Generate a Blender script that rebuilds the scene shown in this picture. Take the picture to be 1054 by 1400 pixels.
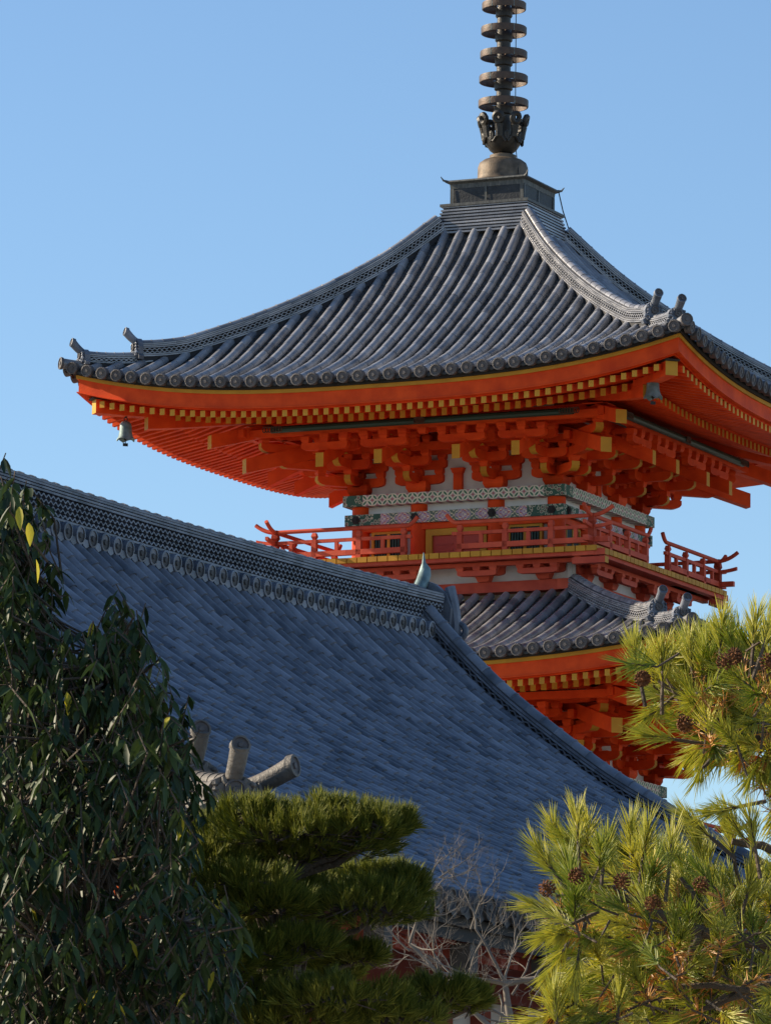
import bpy, math, random
from mathutils import Vector, Matrix
R=math.radians
random.seed(7)
for o in list(bpy.data.objects): bpy.data.objects.remove(o)
scene=bpy.context.scene
COL=scene.collection

# ------------------------------------------------------------ camera
PITCH=0.150; ROLL=0.0105; FPX=7800.0; ZC=1.6
cam_d=bpy.data.cameras.new('camera'); cam=bpy.data.objects.new('camera',cam_d); COL.objects.link(cam)
cam_d.sensor_fit='VERTICAL'; cam_d.sensor_height=24.0; cam_d.lens=FPX/1400*24.0
cam_d.clip_start=0.5; cam_d.clip_end=6000
cam.rotation_mode='XYZ'
cam.location=(0,0,ZC)
cam.matrix_world=Matrix.Translation((0,0,ZC))@Matrix.Rotation(math.pi/2+PITCH,4,'X')@Matrix.Rotation(ROLL,4,'Z')
scene.camera=cam

# ------------------------------------------------------------ light
SUN_AZ=15.0    # degrees behind the exact left
SUN_EL=26.0
sx=-math.cos(R(SUN_AZ))*math.cos(R(SUN_EL)); sy=math.sin(R(SUN_AZ))*math.cos(R(SUN_EL)); sz=math.sin(R(SUN_EL))
world=bpy.data.worlds.new('World'); scene.world=world; world.use_nodes=True
wt=world.node_tree; wt.nodes.clear()
wo=wt.nodes.new('ShaderNodeOutputWorld'); wb=wt.nodes.new('ShaderNodeBackground'); sky=wt.nodes.new('ShaderNodeTexSky')
sky.sky_type='NISHITA'; sky.sun_disc=False; sky.sun_elevation=R(SUN_EL)
sky.sun_rotation=math.atan2(sx,sy)      # measured clockwise from +Y
sky.altitude=0; sky.air_density=1.0; sky.dust_density=0.1; sky.ozone_density=4.2
wb.inputs[1].default_value=0.10
wt.links.new(sky.outputs[0],wb.inputs[0]); wt.links.new(wb.outputs[0],wo.inputs[0])
sun_d=bpy.data.lights.new('sun','SUN'); sun=bpy.data.objects.new('sun',sun_d); COL.objects.link(sun)
sun_d.energy=5.0; sun_d.angle=R(0.5); sun_d.color=(1.0,0.85,0.64)
sun.rotation_euler=Vector((-sx,-sy,-sz)).to_track_quat('-Z','Y').to_euler()
scene.view_settings.view_transform='Standard'; scene.view_settings.look='None'
scene.view_settings.gamma=1; scene.view_settings.exposure=0.72

# ------------------------------------------------------------ helpers
def ray(px,py):
    c,s=math.cos(ROLL),math.sin(ROLL); a,b=px-527,py-700
    x=c*a+s*b; y=-s*a+c*b
    u=-y/FPX; X=x/FPX; cc,ss=math.cos(PITCH),math.sin(PITCH)
    return Vector((X,cc-u*ss,ss+u*cc))
def P(px,py,depth):                      # a measured direction at a chosen distance -> a place in the world
    d=ray(px,py); return d*(depth/d.y)+Vector((0,0,ZC))

class MB:
    def __init__(s): s.v=[];s.f=[];s.m=[];s.r=[]
    def add(s,verts,faces,mat=0,rnd=None):
        b=len(s.v); s.v.extend([tuple(p) for p in verts])
        q=random.random() if rnd is None else rnd
        for f in faces:
            s.f.append(tuple(i+b for i in f)); s.m.append(mat); s.r.append(q)
    def box(s,x0,x1,y0,y1,z0,z1,mat=0,rnd=None):
        s.add([(x0,y0,z0),(x1,y0,z0),(x1,y1,z0),(x0,y1,z0),(x0,y0,z1),(x1,y0,z1),(x1,y1,z1),(x0,y1,z1)],
          [(0,3,2,1),(4,5,6,7),(0,1,5,4),(1,2,6,5),(2,3,7,6),(3,0,4,7)],mat,rnd)
    def frustum(s,cx,cy,z0,z1,h0,h1,mat=0):   # half sizes (x,y)
        s.add([(cx+a*h0[0],cy+b*h0[1],z0) for a,b in((-1,-1),(1,-1),(1,1),(-1,1))]+[(cx+a*h1[0],cy+b*h1[1],z1) for a,b in((-1,-1),(1,-1),(1,1),(-1,1))],
          [(0,3,2,1),(4,5,6,7),(0,1,5,4),(1,2,6,5),(2,3,7,6),(3,0,4,7)],mat)
    def extrude(s,poly,O,U,V,W,mat=0,capmat=None,endmats=None):
        O,U,V,W=map(Vector,(O,U,V,W)); n=len(poly)
        a=[O+U*p[0]+V*p[1] for p in poly]; b=[p+W for p in a]
        q=random.random()
        for i in range(n):
            j=(i+1)%n; mm=mat if not endmats else endmats.get(i,mat)
            s.add([a[i],a[j],b[j],b[i]],[(0,1,2,3)],mm,q)
        cm=mat if capmat is None else capmat
        s.add(a,[tuple(range(n))[::-1]],cm,q); s.add(b,[tuple(range(n))],cm,q)
    def sweep(s,path,sides,ups,prof,mats=0,closed=True,caps=True,rnd=None):
        n=len(prof); b=len(s.v)
        for p,S,Uu in zip(path,sides,ups):
            for a,c in prof: s.v.append(tuple(p+S*a+Uu*c))
        for i in range(len(path)-1):
            q=random.random() if rnd is None else rnd
            for j in range(n if closed else n-1):
                k=(j+1)%n
                s.f.append((b+i*n+j,b+i*n+k,b+(i+1)*n+k,b+(i+1)*n+j)); s.m.append(mats[j] if isinstance(mats,(list,tuple)) else mats); s.r.append(q)
        if caps and closed:
            cm=mats[0] if isinstance(mats,(list,tuple)) else mats
            s.f.append(tuple(b+j for j in range(n))[::-1]); s.m.append(cm); s.r.append(.5)
            l=b+(len(path)-1)*n; s.f.append(tuple(l+j for j in range(n))); s.m.append(cm); s.r.append(.5)
    def tube(s,pts,radii,n=8,mat=0,caps=True,rnd=None):
        pts=[Vector(p) for p in pts]; b=len(s.v); q=random.random() if rnd is None else rnd
        ref=None
        for i,p in enumerate(pts):
            t=(pts[min(i+1,len(pts)-1)]-pts[max(i-1,0)])
            if t.length<1e-9: t=Vector((0,0,1))
            t.normalize()
            if ref is None: ref=t.orthogonal().normalized()
            else:
                ref=(ref-t*ref.dot(t)); 
                if ref.length<1e-6: ref=t.orthogonal()
                ref.normalize()
            w=t.cross(ref); r=radii[i] if isinstance(radii,(list,tuple)) else radii
            for k in range(n):
                a=2*math.pi*k/n; s.v.append(tuple(p+ref*(r*math.cos(a))+w*(r*math.sin(a))))
        for i in range(len(pts)-1):
            for k in range(n):
                l=(k+1)%n; s.f.append((b+i*n+k,b+i*n+l,b+(i+1)*n+l,b+(i+1)*n+k)); s.m.append(mat); s.r.append(q)
        if caps:
            s.f.append(tuple(b+k for k in range(n))[::-1]); s.m.append(mat); s.r.append(q)
            l=b+(len(pts)-1)*n; s.f.append(tuple(l+k for k in range(n))); s.m.append(mat); s.r.append(q)
    def lathe(s,prof,n=24,c=(0,0,0),mat=0,closed=False):
        b=len(s.v); m=len(prof); q=random.random()
        for k in range(n):
            a=2*math.pi*k/n
            for r,z in prof: s.v.append((c[0]+r*math.cos(a),c[1]+r*math.sin(a),c[2]+z))
        for k in range(n):
            l=(k+1)%n
            for j in range(m if closed else m-1):
                jj=(j+1)%m
                s.f.append((b+k*m+j,b+l*m+j,b+l*m+jj,b+k*m+jj)); s.m.append(mat); s.r.append(q)
    def mesh(s,name,mats,smooth=False,angle=None):
        me=bpy.data.meshes.new(name); me.from_pydata(s.v,[],s.f); 
        for m in mats: me.materials.append(m)
        me.polygons.foreach_set('material_index',s.m)
        at=me.attributes.new('rnd','FLOAT','FACE'); at.data.foreach_set('value',s.r)
        if smooth: me.polygons.foreach_set('use_smooth',[True]*len(s.f))
        me.update()
        if smooth and angle: me.set_sharp_from_angle(angle=R(angle))
        return me
    def build(s,name,mats,parent=None,smooth=False,angle=40,label=None):
        return inst(name,s.mesh(name,mats,smooth,angle),parent,label=label)
def inst(name,me,parent=None,loc=(0,0,0),rotz=0,label=None,kind=None):
    o=bpy.data.objects.new(name,me); COL.objects.link(o); o.parent=parent; o.location=loc; o.rotation_euler=(0,0,rotz)
    if label:o['label']=label
    if kind:o['kind']=kind
    return o
def thing(name,label,cat,loc=(0,0,0),rotz=0,group=None):
    o=bpy.data.objects.new(name,None); COL.objects.link(o); o.location=loc; o.rotation_euler=(0,0,rotz)
    o.empty_display_size=.3
    o['label']=label;o['category']=cat
    if group:o['group']=group
    return o
def pchip(pts):
    xs=[p[0] for p in pts]; ys=[p[1] for p in pts]; n=len(xs)
    h=[xs[i+1]-xs[i] for i in range(n-1)]; d=[(ys[i+1]-ys[i])/h[i] for i in range(n-1)]
    m=[d[0]]+[0 if d[i-1]*d[i]<=0 else 2*d[i-1]*d[i]/(d[i-1]+d[i]) for i in range(1,n-1)]+[d[-1]]
    def f(x):
        if x<=xs[0]: return ys[0]+m[0]*(x-xs[0])
        if x>=xs[-1]: return ys[-1]+m[-1]*(x-xs[-1])
        i=max(k for k in range(n-1) if xs[k]<=x); t=(x-xs[i])/h[i]
        return ys[i]*(2*t**3-3*t*t+1)+h[i]*m[i]*(t**3-2*t*t+t)+ys[i+1]*(3*t*t-2*t**3)+h[i]*m[i+1]*(t**3-t*t)
    return f

# ------------------------------------------------------------ materials
def newmat(name):
    m=bpy.data.materials.new(name); m.use_nodes=True; nt=m.node_tree; return m,nt,nt.nodes['Principled BSDF']
def ramp(nt,stops):
    r=nt.nodes.new('ShaderNodeValToRGB'); e=r.color_ramp.elements
    while len(e)<len(stops): e.new(.5)
    for k,(p,c) in enumerate(stops): e[k].position=p; e[k].color=(*c,1)
    return r
def simple(name,c1,c2,rough=.6,scale=3.0,rndmix=.5,bump=0.0,spec=.5,metal=0,detail=5,bscale=None,translucent=0,stretch=None,coat=0):
    """two-colour mottled material; per-face attribute rnd shifts the mix"""
    m,nt,b=newmat(name); L=nt.links
    tc=nt.nodes.new('ShaderNodeTexCoord'); no=nt.nodes.new('ShaderNodeTexNoise'); no.inputs['Scale'].default_value=scale; no.inputs['Detail'].default_value=detail
    src=tc.outputs['Object']
    if stretch:
        mp=nt.nodes.new('ShaderNodeMapping'); mp.inputs['Scale'].default_value=stretch; L.new(src,mp.inputs[0]); src=mp.outputs[0]
    L.new(src,no.inputs['Vector'])
    at=nt.nodes.new('ShaderNodeAttribute'); at.attribute_name='rnd'
    mx=nt.nodes.new('ShaderNodeMix'); mx.data_type='FLOAT'; mx.inputs[0].default_value=rndmix
    cr=nt.nodes.new('ShaderNodeMapRange'); cr.inputs[1].default_value=.3; cr.inputs[2].default_value=.7
    L.new(no.outputs[0],cr.inputs[0]); L.new(cr.outputs[0],mx.inputs[2]); L.new(at.outputs['Fac'],mx.inputs[3])
    rp=ramp(nt,[(0.0,c1),(1.0,c2)]); L.new(mx.outputs[0],rp.inputs[0]); L.new(rp.outputs[0],b.inputs['Base Color'])
    b.inputs['Roughness'].default_value=rough; b.inputs['Metallic'].default_value=metal; b.inputs['Specular IOR Level'].default_value=spec
    if coat: b.inputs['Coat Weight'].default_value=coat; b.inputs['Coat Roughness'].default_value=.25
    if bump:
        bp=nt.nodes.new('ShaderNodeBump'); bp.inputs['Strength'].default_value=bump; bp.inputs['Distance'].default_value=.02
        n2=nt.nodes.new('ShaderNodeTexNoise'); n2.inputs['Scale'].default_value=bscale or scale*6; n2.inputs['Detail'].default_value=4
        L.new(src,n2.inputs['Vector']); L.new(n2.outputs[0],bp.inputs['Height']); L.new(bp.outputs[0],b.inputs['Normal'])
    if translucent:
        tr=nt.nodes.new('ShaderNodeBsdfTranslucent'); L.new(rp.outputs[0],tr.inputs[0]); ms=nt.nodes.new('ShaderNodeMixShader'); ms.inputs[0].default_value=translucent
        out=nt.nodes['Material Output']; L.new(b.outputs[0],ms.inputs[1]); L.new(tr.outputs[0],ms.inputs[2]); L.new(ms.outputs[0],out.inputs[0])
    return m
M={}
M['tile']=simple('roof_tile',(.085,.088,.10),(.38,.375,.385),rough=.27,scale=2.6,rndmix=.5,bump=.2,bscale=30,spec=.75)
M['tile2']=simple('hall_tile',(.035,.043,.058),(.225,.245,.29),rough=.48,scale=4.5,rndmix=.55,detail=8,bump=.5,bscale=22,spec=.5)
M['pan']=simple('pan_tile',(.018,.018,.019),(.055,.053,.05),rough=.6,scale=3,rndmix=.5)  # darkened so the gaps between the rows carry their shade in the colour
M['tileshade']=simple('tile_recess_shade',(.02,.02,.022),(.035,.035,.04),rough=.8)  # near-black colour stands in for shade in the ridge hollows
M['disc']=simple('tile_disc',(.05,.045,.045),(.12,.105,.10),rough=.6,scale=9,rndmix=.5,bump=.5,bscale=45)
M['red']=simple('vermilion_paint',(.56,.040,.006),(.88,.095,.012),rough=.6,scale=3.2,rndmix=.35,detail=9,bump=.12,bscale=26,spec=.15)
M['redrail']=simple('faded_vermilion',(.44,.055,.030),(.74,.125,.06),rough=.65,spec=.2,scale=4,rndmix=.5,detail=9,bump=.1)
M['reddeep']=simple('deep_vermilion',(.42,.030,.008),(.58,.05,.012),rough=.5,scale=2,rndmix=.5)
M['ochre']=simple('yellow_ochre_paint',(.42,.19,.02),(.70,.36,.04),rough=.6,scale=3,rndmix=.6,spec=.2)
M['ochredark']=simple('weathered_ochre_paint',(.42,.18,.02),(.66,.33,.035),rough=.6,spec=.2,scale=2.2,rndmix=.5)
M['white']=simple('white_plaster',(.52,.50,.46),(.82,.81,.79),rough=.8,scale=2.5,detail=9,bump=.05)
M['black']=simple('black_and_shaded_board',(.012,.011,.010),(.03,.028,.025),rough=.8)
M['green']=simple('dark_green_paint',(.010,.035,.022),(.02,.065,.04),rough=.5)
M['bronze']=simple('weathered_bronze',(.022,.017,.013),(.15,.085,.05),rough=.55,scale=5,rndmix=.2,bump=.3,metal=.15)
M['bronzedark']=simple('blackened_bronze',(.010,.010,.009),(.05,.04,.028),rough=.5,scale=7,rndmix=.2,bump=.3,metal=.15)
M['verdigris']=simple('verdigris_copper',(.07,.11,.11),(.26,.36,.36),rough=.6,scale=6,rndmix=.2,bump=.3,metal=.3)
M['bowl']=simple('mottled_copper',(.05,.036,.022),(.20,.145,.095),rough=.6,scale=6,rndmix=.1,bump=.2,metal=.3)
M['copperdark']=simple('dark_copper',(.012,.014,.016),(.04,.042,.045),rough=.55,scale=4,rndmix=.2,bump=.3,metal=.3)
M['copperlip']=simple('streaked_copper',(.03,.034,.034),(.13,.13,.115),rough=.6,scale=5,rndmix=.1,stretch=(6,6,1))
M['redwood']=simple('dull_red_timber',(.20,.03,.018),(.32,.055,.03),rough=.7,scale=2,rndmix=.5)
M['darkdisc']=simple('shaded_tile_end',(.03,.03,.032),(.075,.072,.07),rough=.7,scale=9,rndmix=.5)  # darker copy of the round tile end, hall shade put into its colour
M['greytimber']=simple('grey_timber',(.03,.027,.024),(.075,.068,.06),rough=.8,scale=4)
M['orn']=simple('ornament_tile',(.055,.05,.045),(.17,.15,.125),rough=.6,scale=6,rndmix=.3,bump=.6,bscale=30)
M['leaf']=simple('broad_leaf',(.010,.026,.012),(.06,.095,.018),rough=.5,scale=.8,rndmix=.8,spec=.35,translucent=.22)
M['leafyellow']=simple('yellow_leaf',(.45,.38,.02),(.6,.5,.04),rough=.5,translucent=.4)
M['leafred']=simple('red_leaf',(.4,.05,.02),(.55,.12,.03),rough=.5,translucent=.4)
M['bark']=simple('bark',(.04,.03,.022),(.13,.095,.065),rough=.9,scale=8,bump=.8)
M['twig']=simple('pale_twig',(.08,.064,.05),(.24,.205,.165),rough=.8,scale=6)
M['needle']=simple('black_pine_needle',(.035,.08,.015),(.44,.44,.07),rough=.6,scale=1.2,rndmix=.75,translucent=.5,spec=.2)  # pale end of the range paints in the sunlit needle highlights
M['needlel']=simple('light_pine_needle',(.15,.25,.02),(.86,.78,.20),rough=.45,scale=1.2,rndmix=.8,translucent=.6,spec=.35)  # raised towards pale yellow: sunlight put into the needle colour
M['needleold']=simple('old_pine_needle',(.50,.24,.04),(.75,.36,.09),rough=.5,rndmix=.8,translucent=.3)
M['cone']=simple('pine_cone',(.055,.022,.010),(.20,.085,.035),rough=.8,spec=.1,rndmix=.8)
M['ground']=simple('gravel_ground',(.20,.18,.15),(.32,.29,.25),rough=.9,scale=.5,rndmix=0,bump=.3,bscale=8)

def mathn(nt,op,a,b=None,c=None):
    n=nt.nodes.new('ShaderNodeMath'); n.operation=op
    for i,v in enumerate((a,b,c)):
        if v is None: continue
        if isinstance(v,(int,float)): n.inputs[i].default_value=v
        else: nt.links.new(v,n.inputs[i])
    return n.outputs[0]
def mixc(nt,fac,a,b):
    n=nt.nodes.new('ShaderNodeMix'); n.data_type='RGBA'; nt.links.new(fac,n.inputs[0])
    for k,v in ((6,a),(7,b)):
        if isinstance(v,tuple): n.inputs[k].default_value=(*v,1)
        else: nt.links.new(v,n.inputs[k])
    return n.outputs[2]
def beam_pattern(name,kind):
    """painted beam decoration, laid out along the beam (object x) and its height (object z)"""
    m,nt,b=newmat(name); tc=nt.nodes.new('ShaderNodeTexCoord'); sp=nt.nodes.new('ShaderNodeSeparateXYZ'); nt.links.new(tc.outputs['Object'],sp.inputs[0])
    x=sp.outputs[0]; z=sp.outputs[2]; A=lambda o,a,b=None,c=None: mathn(nt,o,a,b,c)
    if kind=='shippo':            # interlaced circles
        p=.21
        def cir(ox,oz):
            u=A('MULTIPLY',A('SUBTRACT',A('FRACT',A('ADD',A('DIVIDE',x,p),ox)),.5),p)
            v=A('MULTIPLY',A('SUBTRACT',A('FRACT',A('ADD',A('DIVIDE',z,p),oz)),.5),p)
            return A('SQRT',A('ADD',A('MULTIPLY',u,u),A('MULTIPLY',v,v)))
        d1=cir(0,0); d2=cir(.5,.5)
        rad=p*.5*1.0
        l1=A('LESS_THAN',A('ABSOLUTE',A('SUBTRACT',d1,rad*1.0)),.0115); l2=A('LESS_THAN',A('ABSOLUTE',A('SUBTRACT',d2,rad)),.0115)
        line=A('MAXIMUM',l1,l2)
        both=A('MULTIPLY',A('LESS_THAN',d1,rad),A('LESS_THAN',d2,rad))
        core=A('LESS_THAN',A('MINIMUM',d1,d2),.022)
        col=mixc(nt,both,(.40,.36,.40),(.05,.20,.12)); col=mixc(nt,line,col,(.78,.76,.60)); col=mixc(nt,core,col,(.45,.15,.15))
    elif kind=='lozenge':
        p=.42
        u=A('ABSOLUTE',A('SUBTRACT',A('FRACT',A('DIVIDE',x,p)),.5)); v=A('ABSOLUTE',A('DIVIDE',A('ADD',z,0.0),.40))
        wob=A('MULTIPLY',A('SINE',A('MULTIPLY',x,90.0)),.03)
        d=A('ADD',A('ADD',A('MULTIPLY',u,1.0),A('MULTIPLY',v,1.0)),wob)
        ln=A('LESS_THAN',A('ABSOLUTE',A('SUBTRACT',A('FRACT',A('MULTIPLY',d,5.0)),.5)),.13)
        ins=A('LESS_THAN',d,.42); red=A('LESS_THAN',A('ABSOLUTE',A('SUBTRACT',d,.28)),.05)
        col=mixc(nt,ins,(.13,.20,.15),(.46,.36,.50)); col=mixc(nt,red,col,(.50,.10,.10)); col=mixc(nt,ln,col,(.80,.74,.52))
    else:                          # floral green end pieces
        vo=nt.nodes.new('ShaderNodeTexVoronoi'); vo.inputs['Scale'].default_value=13; vo.feature='F1'; nt.links.new(tc.outputs['Object'],vo.inputs['Vector'])
        d=vo.outputs['Distance']
        ln=A('LESS_THAN',A('ABSOLUTE',A('SUBTRACT',d,.42)),.07); pk=A('LESS_THAN',d,.2)
        col=mixc(nt,pk,(.035,.12,.08),(.42,.16,.17)); col=mixc(nt,ln,col,(.55,.54,.40))
    nz=nt.nodes.new('ShaderNodeTexNoise'); nz.inputs['Scale'].default_value=8; nt.links.new(tc.outputs['Object'],nz.inputs[0])
    cr=nt.nodes.new('ShaderNodeMapRange'); cr.inputs[3].default_value=.65; cr.inputs[4].default_value=1.1; nt.links.new(nz.outputs[0],cr.inputs[0])
    hm=nt.nodes.new('ShaderNodeMix'); hm.data_type='RGBA'; hm.blend_type='MULTIPLY'; hm.inputs[0].default_value=1; nt.links.new(col,hm.inputs[6]); nt.links.new(cr.outputs[0],hm.inputs[7])
    nt.links.new(hm.outputs[2],b.inputs['Base Color']); b.inputs['Roughness'].default_value=.65
    return m
M['shippo']=beam_pattern('painted_interlaced_circles','shippo'); M['lozenge']=beam_pattern('painted_lozenges','lozenge'); M['floral']=beam_pattern('painted_green_florals','floral')

# ------------------------------------------------------------ roof tools
def halftube_row(mb,path,side,r,mat,seg_taper=.93,skirt=.03,n=6,jit=.0):
    """a row of overlapping half-round tiles; path: points from the eave upwards, one tile per step"""
    for i in range(len(path)-1):
        a,b=path[i],path[i+1]; t=(b-a).normalized(); up=side.cross(t); 
        if up.z<0: up=-up
        ja=random.uniform(-jit,jit); vs=[]
        for q,(p,rr) in enumerate(((a-t*.02,r),(b,r*seg_taper))):
            vs.append(p-side*rr-up*skirt)
            for k in range(n+1):
                an=math.pi*k/n; vs.append(p-side*(rr*math.cos(an))+side*ja+up*(rr*math.sin(an)*1.02))
            vs.append(p+side*rr-up*skirt)
        N=n+3
        mb.add(vs,[(k,k+1,N+k+1,N+k) for k in range(N-1)]+[tuple(range(N))[::-1]],mat)
def end_disc(mb,p,out,r,side,mat_disc,depth=.05,rim=None):
    """round eave-end tile: rim and sunken face"""
    out=out.normalized(); s=side.normalized(); u=s.cross(out)
    if u.z<0:u=-u
    n=14; rings=[(r*.98,-depth),(r,0.0),(r*.8,0.004),(r*.74,-.012),(r*.32,-.012),(r*.26,.004)]
    vs=[];
    for rr,o in rings:
        for k in range(n):
            a=2*math.pi*k/n; vs.append(p+out*o+s*(rr*math.cos(a))+u*(rr*math.sin(a)))
    fs=[]
    fr=[]
    for j in range(len(rings)-1):
        for k in range(n): l=(k+1)%n; (fr if j<2 else fs).append((j*n+k,j*n+l,(j+1)*n+l,(j+1)*n+k))
    fs.append(tuple((len(rings)-1)*n+k for k in range(n)))
    b=len(mb.v); mb.add(vs,[],0); q=random.random()
    for lst,mm in ((fr,mat_disc if rim is None else rim),(fs,mat_disc)):
        for f in lst: mb.f.append(tuple(i+b for i in f)); mb.m.append(mm); mb.r.append(q)

def ridge_path_frames(path,side=None):
    S=[];U=[]
    for i,p in enumerate(path):
        t=(path[min(i+1,len(path)-1)]-path[max(i-1,0)]).normalized()
        s=side if side is not None else t.cross(Vector((0,0,1))).normalized()
        u=s.cross(t).normalized()
        if u.z<0:u=-u
        S.append(s);U.append(u)
    return S,U
def ridge(mb,path,w,layers_low,band,layers_top,cap_r,mat=0,dark=1,wave=None,scale=1.0,side=None):
    """stacked tile ridge. noshi layers, recessed band with openwork waves, noshi layers, round cap"""
    S,U=ridge_path_frames(path,side)
    z=-.10; n=len(path)
    def lay(hw,z0,z1,mt):
        mb.sweep(path,S,U,[(-hw,z0),(hw,z0),(hw,z1),(-hw,z1)],mt)
    lay(w*.5,z,.0,dark); z=0
    lh=.035*scale
    for k in range(layers_low):
        hw=w*.5+.028-(k*.008); lay(hw,z,z+lh*.72,mat); lay(hw-.022,z+lh*.72,z+lh,dark); z+=lh
    if band>0:
        lay(w*.5-.05,z,z+band,dark)
        # openwork: rows of wavy tiles standing proud of the dark core
        nr=max(2,int(round(band/(.062*scale)))); rh=band/nr
        # cumulative length
        cum=[0]
        for i in range(1,n): cum.append(cum[-1]+(path[i]-path[i-1]).length)
        per=.12*scale if wave is None else wave; tot=cum[-1]; cnt=max(4,int(tot/per*6))
        def at(d):
            i=0
            while i<n-2 and cum[i+1]<d: i+=1
            f=(d-cum[i])/max(1e-6,cum[i+1]-cum[i]); return path[i].lerp(path[i+1],f),S[i].lerp(S[i+1],f),U[i].lerp(U[i+1],f)
        for sg in (-1,1):
            for r_ in range(nr):
                zz=z+rh*(r_+.35); b=len(mb.v); q=random.random()
                for k in range(cnt+1):
                    d=tot*k/cnt; p,s_,u_=at(d); h=math.sin(2*math.pi*d/per+(math.pi if r_%2 else 0))*rh*.28
                    for (a,c) in ((w*.5-.052,zz+h-.010*scale),(w*.5+.004,zz+h-.010*scale),(w*.5+.004,zz+h+.010*scale),(w*.5-.052,zz+h+.010*scale)):
                        mb.v.append(tuple(p+s_*(sg*a)+u_*c))
                for k in range(cnt):
                    for j in range(4):
                        l=(j+1)%4; mb.f.append((b+k*4+j,b+k*4+l,b+(k+1)*4+l,b+(k+1)*4+j)); mb.m.append(mat); mb.r.append(q)
        z+=band
    for k in range(layers_top):
        hw=w*.5+.012+(k*.006 if k<layers_top-1 else 0); lay(hw,z,z+lh*.72,mat); lay(hw-.022,z+lh*.72,z+lh,dark); z+=lh
    # cap: rounded tiles
    prof=[(-cap_r,z-.01)]+[(-cap_r*math.cos(math.pi*k/7),z+cap_r*.8*math.sin(math.pi*k/7)) for k in range(8)]+[(cap_r,z-.01)]
    for i in range(n-1):
        j=min(i+1,n-1); p0=path[i]; p1=path[j]
        mb.sweep([p0,p0.lerp(p1,.94),p0.lerp(p1,.95),p1],[S[i],S[i],S[i],S[j]],[U[i],U[i],U[i],U[j]],prof if i%1==0 else prof,mat)
        t=(p1-p0)
        pr2=[(a*1.06,(c-z)*1.08+z+.004) for a,c in prof]
        mb.sweep([p0.lerp(p1,.90),p1],[S[i],S[j]],[U[i],U[j]],pr2,mat,caps=True)
    return z+cap_r*.8
def toribusuma(mb,base,fwd,length=.42,r=.085,rise=.32,mat=0,disc=1):
    """projecting upturned round ridge-end tile with a disc on its end"""
    fwd=Vector(fwd).normalized(); up=Vector((0,0,1)); pts=[];n=8
    for i in range(n+1):
        t=i/n; pts.append(Vector(base)+fwd*(length*t)+up*(rise*t**1.6))
    mb.tube(pts,[r*(.92+.2*(i/n)) for i in range(n+1)],14,mat)
    out=(pts[-1]-pts[-2]).normalized(); sd=out.cross(up).normalized()
    nn=(out*.3+fwd*.7).normalized(); end_disc(mb,pts[-1]+nn*.03,nn,r*1.18,sd,disc,depth=.07,rim=mat)
def onigawara(mb,base,fwd,w=.42,h=.42,th=.09,mat=0,disc=1):
    """ridge-end ornament: shouldered plate, central boss, side scrolls, feet"""
    f=Vector(fwd).normalized(); up=Vector((0,0,1)); s=f.cross(up).normalized(); up=s.cross(f).normalized()
    if up.z<0: up=-up
    poly=[(-.55*w,-.12*h),(.55*w,-.12*h),(.62*w,.05*h),(.46*w,.18*h),(.50*w,.55*h),(.40*w,.80*h),(.22*w,.95*h),(.12*w,1.0*h),(-.12*w,1.0*h),(-.22*w,.95*h),(-.40*w,.80*h),(-.50*w,.55*h),(-.46*w,.18*h),(-.62*w,.05*h)]
    mb.extrude(poly,Vector(base)-f*th,s,up,f*th,mat)
    inner=[(x*.74,(y-.4*h)*.72+.40*h) for x,y in poly]
    mb.extrude(inner,Vector(base),s,up,f*.035,mat)
    c=Vector(base)+up*(.55*h)+f*.045; end_disc(mb,c+f*.03,f,.2*w,s,disc,depth=.06)
    for sg in (-1,1):
        pts=[]
        for k in range(11):
            a=k/10*math.pi*1.55; rr=.16*w*(1-.5*k/10)
            pts.append(Vector(base)+s*(sg*(.40*w+rr*math.cos(a)))+up*(.12*h+rr*math.sin(a)+.02)+f*.04)
        mb.tube(pts,[.045*w*(1-.4*k/10)+.008 for k in range(11)],6,mat)
        pts=[Vector(base)+s*(sg*w*(.16+.02*k))+up*(h*(.72+.07*k))+f*(.03) for k in range(4)]
        mb.tube(pts,[.03,.028,.022,.01],6,mat)
        for k in range(3):
            q=Vector(base)+s*(sg*.36*w)+up*(h*(.38+.16*k))+f*.03
            mb.lathe([(0,.03),(.02,.024),(.03,0),(.0,-.03)],6,q,mat)

# ============================================================ THE PAGODA
YAW=-.4254; PX,PY=2.2238,109.4396
pagoda=thing('pagoda','vermilion three storey pagoda with grey tiled roofs and bronze ring spire, behind the hall','pagoda',(PX,PY,0),YAW)
TAU=math.pi/2
def lift_fn(L,E): return lambda x: L*(min(abs(x),E*1.05)/E)**2.9

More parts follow.
